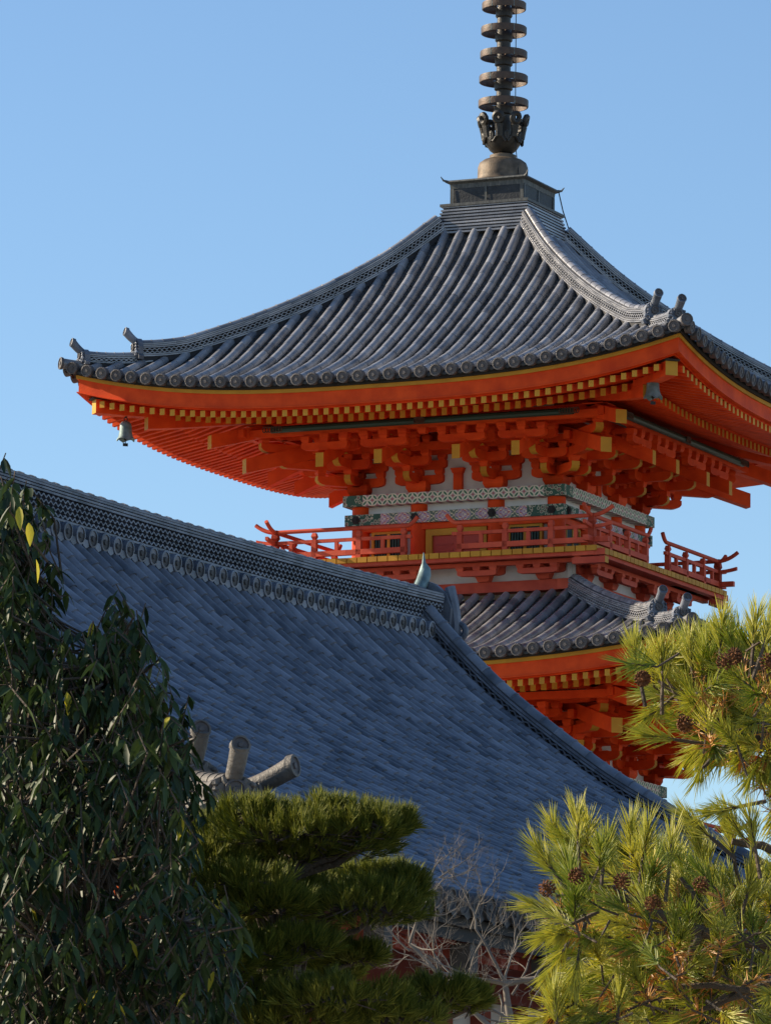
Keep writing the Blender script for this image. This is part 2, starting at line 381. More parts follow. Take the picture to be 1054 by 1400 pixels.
def make_roof(zm,L,E,r0,nrow,detail=True,hip_split=(.835,.955)):
    lf=lift_fn(L,E)
    mb=MB(); pitch=2*E/nrow; 
    steps=int((E-r0)/.285)
    for k4 in range(4):
        rot=Matrix.Rotation(TAU*k4,3,'Z')
        fine = detail and k4!=2
        sub=MB()
        X=Vector((1,0,0))
        for i in range(nrow):
            x=-E+pitch*(i+.5); lo=max(abs(x)-.02,r0); n=max(1,int((E-lo)/.285))
            path=[Vector((x,-(E-(E-lo)*k/n),zm(E-(E-lo)*k/n)+lf(x)+.045)) for k in range(n+1)]
            halftube_row(sub,path,X,.082,0,jit=.006)
            end_disc(sub,path[0]+Vector((0,-.11,-.02)),Vector((0,-1,-.12)),.116,X,2,depth=.13,rim=2)
        # pan tiles between the rows
        for i in range(nrow+1):
            x0=-E+pitch*(i-.5)+.055; x1=x0+pitch-.11
            if i==0: x0=-E-.02
            if i==nrow: x1=E+.02
            xm=(x0+x1)/2; lo=max(min(abs(x0),abs(x1))-.05,r0)
            if E-lo<.1: continue
            n=max(1,int((E-lo)/.15)); 
            for k in range(n):
                ra=E+.03-(E-lo)*k/n; rb=E+.03-(E-lo)*(k+1)/n
                vs=[]
                for r_,dz in ((ra,.03),(rb,0.0)):
                    for xx,sg in ((x0,0.0),(xm,-.035),(x1,0.0)): vs.append((xx,-r_,zm(r_)+lf(xx)+dz+sg))
                for xx,sg in ((x0,-.03),(xm,-.065),(x1,-.03)): vs.append((xx,-ra,zm(ra)+lf(xx)+sg+.01))
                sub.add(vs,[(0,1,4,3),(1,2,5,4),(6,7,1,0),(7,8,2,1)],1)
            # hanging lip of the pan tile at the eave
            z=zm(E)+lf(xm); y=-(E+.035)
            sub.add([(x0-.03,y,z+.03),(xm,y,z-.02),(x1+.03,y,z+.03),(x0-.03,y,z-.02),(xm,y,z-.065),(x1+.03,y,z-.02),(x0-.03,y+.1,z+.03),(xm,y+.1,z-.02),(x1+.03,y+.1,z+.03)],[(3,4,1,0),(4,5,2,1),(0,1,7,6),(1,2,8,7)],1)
        for v in sub.v: mb.v.append(tuple(rot@Vector(v)))
        b=len(mb.v)-len(sub.v)
        for f,m_,r_ in zip(sub.f,sub.m,sub.r): mb.f.append(tuple(a+b for a in f)); mb.m.append(m_); mb.r.append(r_)
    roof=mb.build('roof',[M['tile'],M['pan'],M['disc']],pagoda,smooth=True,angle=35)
    # hips
    hs=lambda r: zm(r)+lf(r)
    for k4 in range(4):
        if k4==2 and not detail: continue
        def pt(r,dz=0): 
            return Vector((r,-r,hs(r)+dz))
        rt=E*hip_split[0]; re=E*hip_split[1]
        mb=MB(); n=26
        path=[pt(r0+(rt-r0)*i/n,.04+ (.10*((i/n)-.85)/.15 if i/n>.85 else 0)) for i in range(n+1)]
        top=ridge(mb,path,.24,2,.10,3,.085,0,1,wave=.10,scale=.95)
        path2=[pt(rt-.15+(re-rt+.15)*i/7,.02+(.08*(i/7)**2)) for i in range(8)]
        top2=ridge(mb,path2,.20,1,.07,2,.075,0,1,wave=.10,scale=.95)
        h=mb.build('hip_ridge',[M['tile'],M['tileshade'],M['disc']],roof,smooth=True,angle=35); h.rotation_euler.z=TAU*k4
        for (pp,tp,sc) in ((path[-1],top,1.0),(path2[-1],top2,.98)):
            mb=MB(); f=Vector((1,-1,0))
            onigawara(mb,pp+f.normalized()*.10+Vector((0,0,-.02)),f,.36*sc,tp+.04,.10,0,1)
            toribusuma(mb,pp+Vector((0,0,tp-.06))+f.normalized()*.02,f,.28*sc,.074,.20,0,1)
            o=mb.build('ridge_end_ornament',[M['tile2'],M['disc']],roof,smooth=True,angle=40); o.rotation_euler.z=TAU*k4
        # corner tile
        mb=MB(); c=pt(E,.03); mb.tube([pt(re+.05,.05),pt((re+E)/2,.05),c+Vector((.09,-.09,.06))],[.1,.1,.105],12,0)
        end_disc(mb,c+Vector((.10,-.10,.063)),Vector((1,-1,.1)),.12,Vector((1,1,0)),1)
        o=mb.build('corner_tile',[M['tile'],M['disc']],roof,smooth=True,angle=40); o.rotation_euler.z=TAU*k4
    return roof

def lifted_strip(mb,r_out,r_in,z0,z1,E,lf,mat,half=None,n=40,slope=0):
    """board along one eave, following the corner lift, mitred at 45 degrees"""
    b=len(mb.v); 
    for i in range(n+1):
        t=-1+2*i/n; t=math.copysign(1-(1-abs(t))**1.0,t)
        for r_,z_ in ((r_out,z0),(r_out,z1),(r_in,z1+slope*(r_out-r_in)),(r_in,z0+slope*(r_out-r_in))):
            x=t*r_; mb.v.append((x,-r_,z_+lf(t*E)))
    for i in range(n):
        for j in range(4):
            l=(j+1)%4; mb.f.append((b+i*4+l,b+i*4+j,b+(i+1)*4+j,b+(i+1)*4+l)); mb.m.append(mat); mb.r.append(.5+.12*math.sin(i*2.1))
def make_eaves(z,E,L,c,individual):
    """z: height of the plate top"""
    lf=lift_fn(L,E); q=E-6.25
    ri,rj,rp=6.0+q,4.9+q,3.84+q*.8
    mb=MB()
    for k4 in range(4):
        s=MB()
        lifted_strip(s,E-.08,E-.45,z+1.43,z+1.495,E,lf,2)
        lifted_strip(s,E-.13,E-.40,z+1.355,z+1.425,E,lf,1)
        lifted_strip(s,E-.17,E-.36,z+1.09,z+1.36,E,lf,0)
        lifted_strip(s,E-.14,E-.2,z+1.085,z+1.10,E,lf,3)
        # soffit boards over the two tiers of rafters
        lifted_strip(s,ri-.02,rj-.1,z+1.052,z+1.09,E,lf,3,slope=.2)
        lifted_strip(s,rj+.02,rj-.12,z+1.125,z+1.215,E,lf,0)
        lifted_strip(s,rj-.05,c-.1,z+1.125,z+1.165,E,lf,3,slope=.3)
        rot=Matrix.Rotation(TAU*k4,3,'Z'); b=len(mb.v)
        for v in s.v: mb.v.append(tuple(rot@Vector(v)))
        for f,m_,r_ in zip(s.f,s.m,s.r): mb.f.append(tuple(a+b for a in f)); mb.m.append(m_); mb.r.append(r_)
    ev=mb.build('eaves',[M['red'],M['ochredark'],M['black'],M['red']],pagoda,smooth=True,angle=30)
    # rafters
    def rafter_mesh(ln,slope,h,w):
        m=MB(); m.add([(-w/2,0,-h),(w/2,0,-h),(w/2,ln,-h+ln*slope),(-w/2,ln,-h+ln*slope),(-w/2,0,0),(w/2,0,0),(w/2,ln,ln*slope),(-w/2,ln,ln*slope)],
            [(0,3,2,1),(4,5,6,7),(1,2,6,5),(2,3,7,6),(3,0,4,7)],0,.4); m.add([(-w/2,0,-h),(w/2,0,-h),(w/2,0,0),(-w/2,0,0)],[(0,1,2,3)],1,.5)
        return m
    rest=MB(); cache={}
    for k4 in (0,1,3):
        for tier in (0,1):
            if tier==0: re_,zz,slope,ends,pit,h,w=ri,z+1.05,.2,rj-.25,.212,.12,.10
            else: re_,zz,slope,ends,pit,h,w=rj,z+1.12,.3,c-.05,.212,.14,.105
            nn=int(2*(re_-.28)/pit); 
            for i in range(nn+1):
                x=(i-nn/2)*pit; inner=max(ends,abs(x)*1.0); ln=re_-inner
                if ln<.12: continue
                loc=Vector((x,-re_,zz+lf(x)))
                if individual and k4==0:
                    key=(tier,round(ln,2))
                    if key not in cache: cache[key]=rafter_mesh(ln,slope,h,w).mesh('rafter',[M['red'],M['ochre']])
                    inst('rafter',cache[key],ev,loc)
                else:
                    m=rafter_mesh(ln,slope,h,w); rot=Matrix.Rotation(TAU*k4,3,'Z'); b=len(rest.v); g=random.random()
                    for v in m.v: rest.v.append(tuple(rot@(Vector(v)+loc)))
                    for f,m_ in zip(m.f,m.m): rest.f.append(tuple(a+b for a in f)); rest.m.append(m_); rest.r.append(g)
    inst('rafters',rest.mesh('rafters',[M['red'],M['ochre']]),ev,kind='stuff')
    # corner beams under the hips
    for k4 in (0,1,3):
        mb=MB(); d=Vector((1,-1,0)); s=Vector((1,1,0)).normalized()
        def beam(ra,rb,za,zb,h,w,cap=True):
            zzs=[];pth=[]
            for i in range(9):
                t=i/8; r_=ra+(rb-ra)*t; pth.append(Vector((r_,-r_,za+(zb-za)*t+lf(r_)))) 
            S=[s]*9; U=[Vector((0,0,1))]*9
            mb.sweep(pth,S,U,[(-w/2,-h),(w/2,-h),(w/2,0),(-w/2,0)],0,caps=False)
            e=pth[-1]; o=d.normalized()*.0
            mb.add([e+s*(-w/2)+Vector((0,0,-h)),e+s*(w/2)+Vector((0,0,-h)),e+s*(w/2),e+s*(-w/2)],[(0,1,2,3)],1,.5)
            if cap:
                pc=[e-d*.26,e+d*.045]
                mb.sweep(pc,[s,s],[Vector((0,0,1))]*2,[(-w/2-.02,.002),(w/2+.02,.002),(w/2+.02,.035),(-w/2-.02,.035)],2)
        beam(c,5.12+q,z+1.95,z+.99,.28,.22,False); beam(4.8+q,5.86+q,z+1.26,z+1.06,.26,.24,True)
        o=mb.build('hip_rafter',[M['red'],M['ochre'],M['black']],ev); o.rotation_euler.z=TAU*k4
    # outer purlin with gilt fittings
    for k4 in (0,1,3):
        mb=MB(); hw=3.05+q*.5
        mb.tube([(-hw-.05,-rp,z+1.10),(hw+.05,-rp,z+1.10)],.068,10,0)
        for xx in (-hw,0,hw):
            w_=.34 if abs(xx)>1 else .16
            for j in range(-3,4):
                pts=[(xx+w_*(j/6)+.03*math.cos(a),-rp-.07,z+1.10+.055*math.sin(a)) for a in [k*math.pi/4 for k in range(9)]]
                mb.tube(pts,.011,5,1,caps=False)
        o=mb.build('purlin',[M['green'],M['bronze']],ev); o.rotation_euler.z=TAU*k4
    return ev

def arm_profile(half,h,cut):
    """bracket arm seen from the side: flat top, both lower ends rounded up"""
    pts=[(-half,h),(-half,h*.42)]
    for k in range(1,5):
        a=k/4*math.pi/2; pts.append((-half+cut*(1-math.cos(a)),h*.42*(1-math.sin(a))))
    r_=[(-x,y) for x,y in pts[::-1]]
    return pts+r_
def masu(mb,x,y,z,w=.17,h=.12,mat=0):
    mb.frustum(x,y,z,z+h*.45,(w*.36,w*.36),(w*.5,w*.5),mat); mb.frustum(x,y,z+h*.45,z+h,(w*.5,w*.5),(w*.5,w*.5),mat)
def lat_arm(mb,y,z,half=.5,h=.17,w=.13,mat=0):
    mb.extrude(arm_profile(half,h,.16),(0,y-w/2,z),(1,0,0),(0,0,1),(0,w,0),mat)
    for x in (-half+.085,0,half-.085): masu(mb,x,y,z+h,mat=mat)
def out_arm(mb,y0,y1,z,h=.17,w=.13,mat=0,end=1):
    """arm projecting outwards (towards -y) from y0 to y1; ochre end"""
    L=y0-y1; pr=[(0,0),(L-.16,0),(L-.10,h*.06),(L-.04,h*.22),(L,h*.5),(L,h),(0,h)]
    mb.extrude(pr,(-w/2,y0,z),(0,-1,0),(0,0,1),(w,0,0),mat,endmats={1:end,2:end,3:end,4:end})
    masu(mb,0,y1+.085,z+h,mat=mat)
def bracket_mesh(c,q):
    """three-stepped bracket complex in front orientation, origin on the wall line at plate top"""
    m=MB(); r1,r2,r3=.57,1.12,1.67+q*.8-.0
    m.frustum(0,0,0,.10,(.16,.16),(.21,.21),0); m.frustum(0,0,.10,.22,(.21,.21),(.21,.21),0)
    lat_arm(m,0,.18); out_arm(m,.2,-r1-.10,.18)
    lat_arm(m,-r1,.46,half=.46); out_arm(m,.2,-r2-.10,.46); lat_arm(m,-.0,.46,half=.56)
    lat_arm(m,-r2,.74,half=.46,h=.15); out_arm(m,.2,-r2+.2,.74)
    lat_arm(m,-r3,.68,half=.48,h=.14)
    # upper nose over the tail rafter
    out_arm(m,-r2+.1,-r3+.08,.93,h=.10,w=.11)
    masu(m,0,-r3,.62,w=.20,h=.08)
    return m
def tail_mesh(q,w=.165,r_end=1.97,z0=.31,z1=.58,slope=.42):
    m=MB(); r_end+=q
    a=Vector((0,-r_end,0)); L=r_end-.1
    vs=[(-w/2,-r_end,z0),(w/2,-r_end,z0),(w/2,-r_end,z1),(-w/2,-r_end,z1),(-w/2,-.1,z0+L*slope),(w/2,-.1,z0+L*slope),(w/2,-.1,z1+L*slope),(-w/2,-.1,z1+L*slope)]
    m.add(vs,[(0,4,5,1),(1,5,6,2),(2,6,7,3),(3,7,4,0),(4,7,6,5)],0,.5); m.add(vs[:4],[(0,1,2,3)],1,.5)
    return m
def make_brackets(z,c,inner,q,sides=(0,1,3)):
    bm=bracket_mesh(c,q).mesh('bracket_set',[M['red'],M['ochredark']]); tm=tail_mesh(q).mesh('tail_rafter',[M['red'],M['ochre']])
    r=[c,c+.57,c+1.12,c+1.67+q*.8]
    for k4 in sides:
        rot=Matrix.Rotation(TAU*k4,3,'Z')
        for x in (-inner,inner):
            o=inst('bracket_set',bm,pagoda,rot@Vector((x,-c,z)),TAU*k4); inst('tail_rafter',tm,o)
        # extra tail rafters near the corners (fan of the corner set)
        for sg in (-1,1):
            o=inst('tail_rafter',tm,pagoda,rot@Vector((sg*(c-.02),-c,z)),TAU*k4)
        # through beams, one mesh per side
        m=MB(); L=lambda rr:rr+.35
        m.box(-L(r[0]),L(r[0]),-r[0]-.062,-r[0]+.062,z+.745,z+.90,0); m.box(-L(r[0]),L(r[0]),-r[0]-.058,-r[0]+.058,z+1.0,z+1.16,0)
        m.box(-L(r[1]),L(r[1]),-r[1]-.062,-r[1]+.062,z+.745,z+.90,0)
        m.box(-L(r[2]),L(r[2]),-r[2]-.062,-r[2]+.062,z+1.0,z+1.13,0)
        m.box(-L(r[3])+.1,L(r[3])-.1,-r[3]-.062,-r[3]+.062,z+.985,z+1.13,0)
        n=int(r[0]*2/.41)
        for i in range(-5,6):
            x=i*.405; 
            masu(m,x,-r[3],z+.87,w=.18,h=.115); 
            if abs(x)<r[0]+.3: masu(m,x,-r[1],z+.90,w=.16,h=.12)
        # ceiling panels between the steps: plaster, then red boards
        m.box(-r[1],r[1],-r[1]+.07,-r[0]-.07,z+.90,z+.92,1); m.box(-r[2],r[2],-r[2]+.07,-r[1]-.07,z+1.14,z+1.16,1); m.box(-r[3],r[3],-r[3]+.07,-r[2]-.07,z+1.24,z+1.26,0)
        # strut in the middle bay
        m.box(-.09,.09,-c-.05,-c+.04,z+.002,z+.46,0); m.frustum(0,-c,z+.36,z+.46,(.10,.07),(.14,.09),0)
        for xx in (-(c+inner)/2,(c+inner)/2):
            pass
        o=m.build('bracket_beam',[M['red'],M['white']],pagoda); o.rotation_euler.z=TAU*k4
    for k4 in (0,1,3) if len(sides)>2 else sides:
        # corner complex: arms both ways and along the diagonal
        rot=Matrix.Rotation(TAU*k4,3,'Z'); m=MB()
        base=bracket_mesh(c,q)
        for ang in (0,TAU):
            rt=Matrix.Rotation(ang,3,'Z'); b=len(m.v)
            for v in base.v: m.v.append(tuple(rt@Vector(v)))
            for f,m_,r_ in zip(base.f,base.m,base.r): m.f.append(tuple(a+b for a in f)); m.m.append(m_); m.r.append(r_)
        sm=MB(); s2=math.sqrt(2)
        out_arm(sm,.2,-.57*s2-.12,.185,w=.16); out_arm(sm,.2,-1.12*s2-.12,.465,w=.16); out_arm(sm,.2,-1.4*s2-.1,.745,w=.16)
        rt=Matrix.Rotation(math.pi/4,3,'Z'); b=len(m.v)
        for v in sm.v: m.v.append(tuple(rt@Vector(v)))
        for f,m_,r_ in zip(sm.f,sm.m,sm.r): m.f.append(tuple(a+b for a in f)); m.m.append(m_); m.r.append(r_)
        o=inst('bracket_set',m.mesh('corner_bracket_set',[M['red'],M['ochredark']]),pagoda,rot@Vector((c,-c,z)),TAU*k4)
        for (re_,z0,z1) in ((3.72-2.03,.31,.59),(4.22-2.03,.74,1.0)):
            tmm=tail_mesh(0,w=.22,r_end=(re_+q)*s2,z0=z0,z1=z1,slope=.26)
            t=inst('tail_rafter',tmm.mesh('diagonal_tail_rafter',[M['red'],M['ochre']]),o,(0,0,0),math.pi/4)

def make_storey_body(z,c,inner,zfloor,detail=True):
    """columns, beams, walls from the floor up to the plate"""
    h=z-zfloor
    core=MB(); core.box(-c+.03,c-.03,-c+.03,c-.03,zfloor-.4,z+1.9,0); core.build('wall',[M['white']],pagoda)
    cm=MB(); cm.tube([(0,0,zfloor),(0,0,z-.21)],.175,20,0); cmesh=cm.mesh('column',[M['red']],True,40)
    P_=c+.27
    pb=MB(); e=.42
    pb.box(-P_+e,P_-e,-P_,-c+.15,-.105,.105,0,.5); 
    pe=MB()
    pl=MB()
    def mitre(mb,x0,x1,sg,z0,z1,ro,ri,mat):
        # end piece with 45 degree mitre
        a=[(x0,-ro,z0),(sg*ro,-ro,z0),(sg*ri,-ri,z0),(x0,-ri,z0)]; b_=[(p[0],p[1],z1) for p in a]
        mb.add(a+b_,[(0,1,2,3),(4,5,6,7),(0,1,5,4),(1,2,6,5),(2,3,7,6),(3,0,4,7)],mat,.5)
    for sg in (-1,1): mitre(pb,sg*(P_-e),0,sg,-.105,.105,P_,c-.15,1)
    pmesh=pb.mesh('plate_beam',[M['shippo'],M['floral']])
    P2=c+.24; tb=MB(); e=.75
    tb.box(-P2+e,P2-e,-P2+.003,-c+.1,-.105,.105,0,.5)
    for sg in (-1,1): mitre(tb,sg*(P2-e),0,sg,-.105,.105,P2,c-.1,1)
    tmesh=tb.mesh('tie_beam',[M['lozenge'],M['floral']])
    bo=MB(); 
    bo.extrude([(.085*math.cos(k*math.pi/3),.085*math.sin(k*math.pi/3)) for k in range(6)],(0,0,0),(1,0,0),(0,0,1),(0,-.03,0),0); bo.extrude([(.04*math.cos(k*math.pi/4),.04*math.sin(k*math.pi/4)) for k in range(8)],(0,-.03,0),(1,0,0),(0,0,1),(0,-.02,0),0)
    bmesh_=bo.mesh('beam_boss',[M['black']])
    done=set()
    for k4 in range(4):
        rot=Matrix.Rotation(TAU*k4,3,'Z')
        inst('plate_beam',pmesh,pagoda,(0,0,z-.105),TAU*k4)
        t=inst('tie_beam',tmesh,pagoda,(0,0,z-.475),TAU*k4)
        for x in (-c,-inner,inner,c):
            if x!=-c: 
                inst('column',cmesh,pagoda,rot@Vector((x,-c,0)),0)
            if k4!=2: inst('beam_boss',bmesh_,t,(x*1.0,-P2-.001,0))
        if k4==2: continue
        # white board between the two beams, lower head beam, sill
        m=MB(); m.box(-c,c,-c-.03,-c+.02,z-.40,z-.18,1)
        m.box(-c,c,-c-.14,-c+.02,z-.70,z-.582,0); m.box(-c,c,-c-.16,-c+.02,zfloor+.0,zfloor+.14,0)
        o=m.build('wall_frame',[M['red'],M['white']],pagoda); o.rotation_euler.z=TAU*k4
        top=z-.70; bot=zfloor+.14
        d=MB(); dw=inner-.17
        d.box(-dw,-dw+.13,-c-.10,-c+.02,bot,top,0); d.box(dw-.13,dw,-c-.10,-c+.02,bot,top,0); d.box(-dw+.13,dw-.13,-c-.10,-c+.02,top-.13,top,0)
        d.box(-dw+.13,-.01,-c-.05,-c+.02,bot,top-.13,1); d.box(.01,dw-.13,-c-.05,-c+.02,bot,top-.13,1)
        for x in (-.25,.25):
            for zz in (bot+.1,(bot+top-.1)/2): d.box(x-.17,x+.17,-c-.062,-c-.05,zz,zz+.03,1)
        o=d.build('door',[M['ochre'],M['reddeep']],pagoda); o.rotation_euler.z=TAU*k4
        for sg in (-1,1):
            w=MB(); xc=sg*(c+inner)/2; ww=(c-inner)/2-.26
            w.box(xc-ww,xc-ww+.05,-c-.09,-c+.0,bot,top,0); w.box(xc+ww-.05,xc+ww,-c-.09,-c+.0,bot,top,0); w.box(xc-ww+.05,xc+ww-.05,-c-.09,-c,top-.05,top,0)
            w.box(xc-ww+.05,xc+ww-.05,-c-.045,-c-.03,bot,top-.05,2)
            k=0; x=xc-ww+.08
            while x<xc+ww-.07: w.box(x,x+.028,-c-.075,-c-.046,bot,top-.05,1); x+=.058
            w.box(xc-.03,xc+.03,-c-.085,-c-.03,bot,top-.05,0)
            o=w.build('lattice_window',[M['ochre'],M['green'],M['black']],pagoda); o.rotation_euler.z=TAU*k4

def make_balcony(zf,B,c_low,zbase):
    """zf: top of the floor boards; B: half width; zbase: bottom of the waist beam"""
    m=MB(); n=int(2*B/.21)
    for k4 in range(4):
        rot=Matrix.Rotation(TAU*k4,3,'Z'); s=MB()
        s.box(-B+.12,B-.12,-B+.14,-B+1.5,zf-.06,zf-.004,0)
        for i in range(n):
            x=-B+2*B*i/n; s.box(x+.01,x+2*B/n-.01,-B,-B+.14,zf-.10,zf,1)
        s.box(-B+.03,B-.03,-B+.05,-B+.2,zf-.17,zf-.10,2)
        b=len(m.v)
        for v in s.v: m.v.append(tuple(rot@Vector(v)))
        for f,m_,r_ in zip(s.f,s.m,s.r): m.f.append(tuple(a+b for a in f)); m.m.append(m_); m.r.append(r_)
    bal=m.build('balcony',[M['redrail'],M['ochredark'],M['redrail']],pagoda)
    # brackets carrying it
    zb=zf-.165; W=c_low+.02
    am=MB(); hz=.12
    lat=[]
    for k4 in (0,1,3):
        s=MB(); yy=-B+.42
        s.box(-B+.1,B-.1,yy-.06,yy+.06,zb-.075,zb+.0,0)
        xs=[-2.05,-.82,.82,2.05]
        s.box(-W,W,-W+.06,-W+.12,zbase+.18,zb+.02,1)         # plaster
        s.box(-W-.06,W+.06,-W-.03,-W+.3,zbase,zbase+.2,0)
        for x in xs+[0,-1.43,1.43]:
            big=x in xs
            hh=.5 if big else .0
            if big:
                s.extrude([(a+x,b_) for a,b_ in arm_profile(.40,.13,.14)],(0,-W-.02,zb-.20),(1,0,0),(0,0,1),(0,.12,0),0)
                s.frustum(x,-W,zb-.32,zb-.20,(.11,.10),(.16,.14),0)
                s.extrude([(0,0),(.40,0),(.5,.05),(.52,.13),(0,.13)],(x-.06,-W+.1,zb-.20),(0,-1,0),(0,0,1),(.12,0,0),0,endmats={1:2,2:2})
                for a in (-.34,0,.34): masu(s,x+a,-W+.02,zb-.07,w=.15,h=.09); 
                for a in (-.34,0,.34): masu(s,x+a,yy,zb-.155,w=.15,h=.085)
                s.extrude([(a+x,b_) for a,b_ in arm_profile(.40,.10,.10)],(0,yy-.05,zb-.25),(1,0,0),(0,0,1),(0,.10,0),0)
        o=s.build('balcony_bracket',[M['redrail'],M['white'],M['ochredark']],bal); o.rotation_euler.z=TAU*k4
        # gilt ended beams poking out at the corners
        s=MB()
        for zz in (zf-.27,zf-.12):
            s.box(B-.5,B+.16,-B+.04,-B+.2,zz-.06,zz+.06,0); s.box(B+.16,B+.165,-B+.04,-B+.2,zz-.06,zz+.06,1)
        o=s.build('corner_beam',[M['redrail'],M['ochre']],bal); o.rotation_euler.z=TAU*k4
    # railings: two lengths per side with a gap in front of each door, tips turned up
    for k4 in range(4):
        for sg in (-1,1):
            y=-B+.14; x0,x1=.52,B-.14; e=.42
            s=MB()
            def rail(z_,rr,ext,up,inn,inup,square=False):
                pts=[]
                for i in range(6): t=i/5; pts.append(Vector((sg*(x0-inn*(1-t)),y,zf+z_+inup*(1-t)**2)))
                for i in range(1,12): pts.append(Vector((sg*(x0+(x1-x0)*i/11),y,zf+z_)))
                for i in range(1,7): t=i/6; pts.append(Vector((sg*(x1+ext*t),y,zf+z_+up*t*t)))
                if square:
                    n_=len(pts); s.sweep(pts,[Vector((0,1,0))]*n_,[Vector((0,0,1))]*n_,[(-rr,-rr),(rr,-rr),(rr,rr),(-rr,rr)],0)
                else: s.tube(pts,rr,10,0)
            rail(.58,.040,e,.16,.22,.16); rail(.37,.032,e*.95,.05,.10,.0,True); rail(.12,.05,e*.8,.0,.0,.0,True)
            o=s.build('rail',[M['redrail']],bal,smooth=True,angle=40); o.rotation_euler.z=TAU*k4
            for i,x in enumerate((x0+.06,x0+(x1-x0)*.36,x0+(x1-x0)*.7,x1)):
                p=MB(); w=.05 if x<x1 else .062
                top=.53 if x<x1 else .62
                p.box(-w,w,-w,w,.0,.40,0); p.frustum(0,0,.40,.46,(w*.55,w*.55),(w*1.1,w*1.1),0); p.frustum(0,0,.46,top,(w*1.1,w*1.1),(w*.7,w*.7),0)
                p2=inst('railing_post',p.mesh('railing_post',[M['redrail']]),bal); rot=Matrix.Rotation(TAU*k4,3,'Z'); p2.location=rot@Vector((sg*x,y,zf)); p2.rotation_euler.z=TAU*k4
            for j in range(3):
                x=x0+(x1-x0)*(.18+.35*j)
                p=MB(); p.box(-.035,.035,-.03,.03,.17,.34,0); p2=inst('railing_strut',p.mesh('railing_strut',[M['redrail']]),bal); rot=Matrix.Rotation(TAU*k4,3,'Z'); p2.location=rot@Vector((sg*x,y,zf)); p2.rotation_euler.z=TAU*k4

# heights (measured above the camera, plus the camera's own height)
Z3=16.66+ZC; E3=6.25
zm3=pchip([(r,z+ZC) for r,z in ((.8,22.08),(1.58,21.22),(2.2,20.66),(2.84,20.14),(3.87,19.40),(5.0,18.70),(5.6,18.44),(6.25,18.19))])
make_roof(zm3,.56,E3,.86,40)
make_eaves(Z3,E3,.56,2.03,True)
make_brackets(Z3,2.03,.80,0)
make_storey_body(Z3,2.03,.80,Z3-1.37)
make_balcony(Z3-1.37,3.40,2.6,Z3-2.06)
Z2=11.36+ZC; E2=6.45
zm2=pchip([(r,z+ZC) for r,z in ((2.6,14.50),(3.2,14.17),(4.0,13.78),(5.0,13.35),(5.8,13.06),(6.45,12.88))])
make_roof(zm2,.40,E2,2.62,41)
make_eaves(Z2,E2,.40,2.23,False)
make_brackets(Z2,2.23,.9,.2)
make_storey_body(Z2,2.23,.9,Z2-1.37)
make_balcony(Z2-1.37,3.6,2.8,Z2-2.06)
# lowest storey: plain body (behind the hall from here)
Z1=6.1+ZC; E1=6.65
zm1=pchip([(r,z+ZC) for r,z in ((2.6,9.38),(3.2,9.0),(4.0,8.55),(5.0,8.08),(5.8,7.77),(6.65,7.55))])
make_roof(zm1,.40,E1,2.62,42)
make_eaves(Z1,E1,.40,2.43,False)
m=MB(); m.box(-2.43,2.43,-2.43,2.43,.9,Z1+1.5,0); m.build('wall',[M['white']],pagoda)
for k4 in range(4):
    for x in (-.9,.9,2.43):
        cm=MB(); cm.tube([(0,0,.9),(0,0,Z1)],.19,16,0); rot=Matrix.Rotation(TAU*k4,3,'Z'); inst('column',cm.mesh('column',[M['red']],True,40),pagoda,rot@Vector((x,-2.43,0)))
m=MB(); m.box(-4.2,4.2,-4.2,4.2,0,.9,0); m.build('podium',[M['greytimber']],pagoda)

# tile collar, copper box and spire
zt=21.98+ZC
m=MB()
for k in range(17):
    hw=1.04-.009*k-(.03 if k%2 else 0); m.box(-hw,hw,-hw,hw,zt+.0333*k-.05,zt+.0333*(k+1)-.05,0 if k%2==0 else 1)
m.box(-.93,.93,-.93,.93,zt+.508,zt+.56,2)
m.build('ridge_collar',[M['tile'],M['tileshade'],M['copperlip']],pagoda)
zb=22.53+ZC
fin=MB(); fin.tube([(0,0,zb),(0,0,zb+9.6)],[.155,.10],16,0)
for k in range(10):
    z_=24.0+ZC+.49*k; fin.lathe([(.15,0),(.185-.005*k,.02),(.185-.005*k,.17),(.16,.19)],16,(0,0,z_+.43),0)
fin.lathe([(0.001,0),(.28,.05),(.33,.25),(.2,.5),(.05,.75),(.0,.9)],20,(0,0,zb+9.3),0)
fo=fin.build('spire',[M['bronzedark']],pagoda,smooth=True,angle=35)
m=MB(); m.frustum(0,0,zb,zb+.42,(.76,.76),(.77,.77),0); m.frustum(0,0,zb+.42,zb+.455,(.79,.79),(.86,.86),1); m.frustum(0,0,zb+.455,zb+.49,(.86,.86),(.84,.84),1)
m.frustum(0,0,zb+.33,zb+.42,(.775,.775),(.785,.785),1)
for k4 in range(4):
    for (x0,x1) in ((-.77,-.70),(-.05,-.0),(.70,.77)):
        a=Matrix.Rotation(TAU*k4,3,'Z'); q=[a@Vector(p) for p in ((x0,-.782,zb),(x1,-.782,zb),(x1,-.782,zb+.33),(x0,-.782,zb+.33))]; m.add(q,[(0,1,2,3)],1)
    a=Matrix.Rotation(TAU*k4,3,'Z'); pts=[a@Vector((.80,-.80,zb+.47)),a@Vector((.88,-.88,zb+.49)),a@Vector((.92,-.92,zb+.56))]; m.tube(pts,[.03,.022,.008],6,1)
m.build('dew_basin',[M['copperdark'],M['copperlip']],fo)
m=MB(); zd=23.08+ZC
m.lathe([(.52,0),(.53,.02),(.50,.05),(.495,.12),(.49,.30),(.46,.38),(.38,.44),(.26,.48),(.26,.54),(.17,.57)],32,(0,0,zd),0)
m.build('inverted_bowl',[M['bowl']],fo,smooth=True,angle=50)
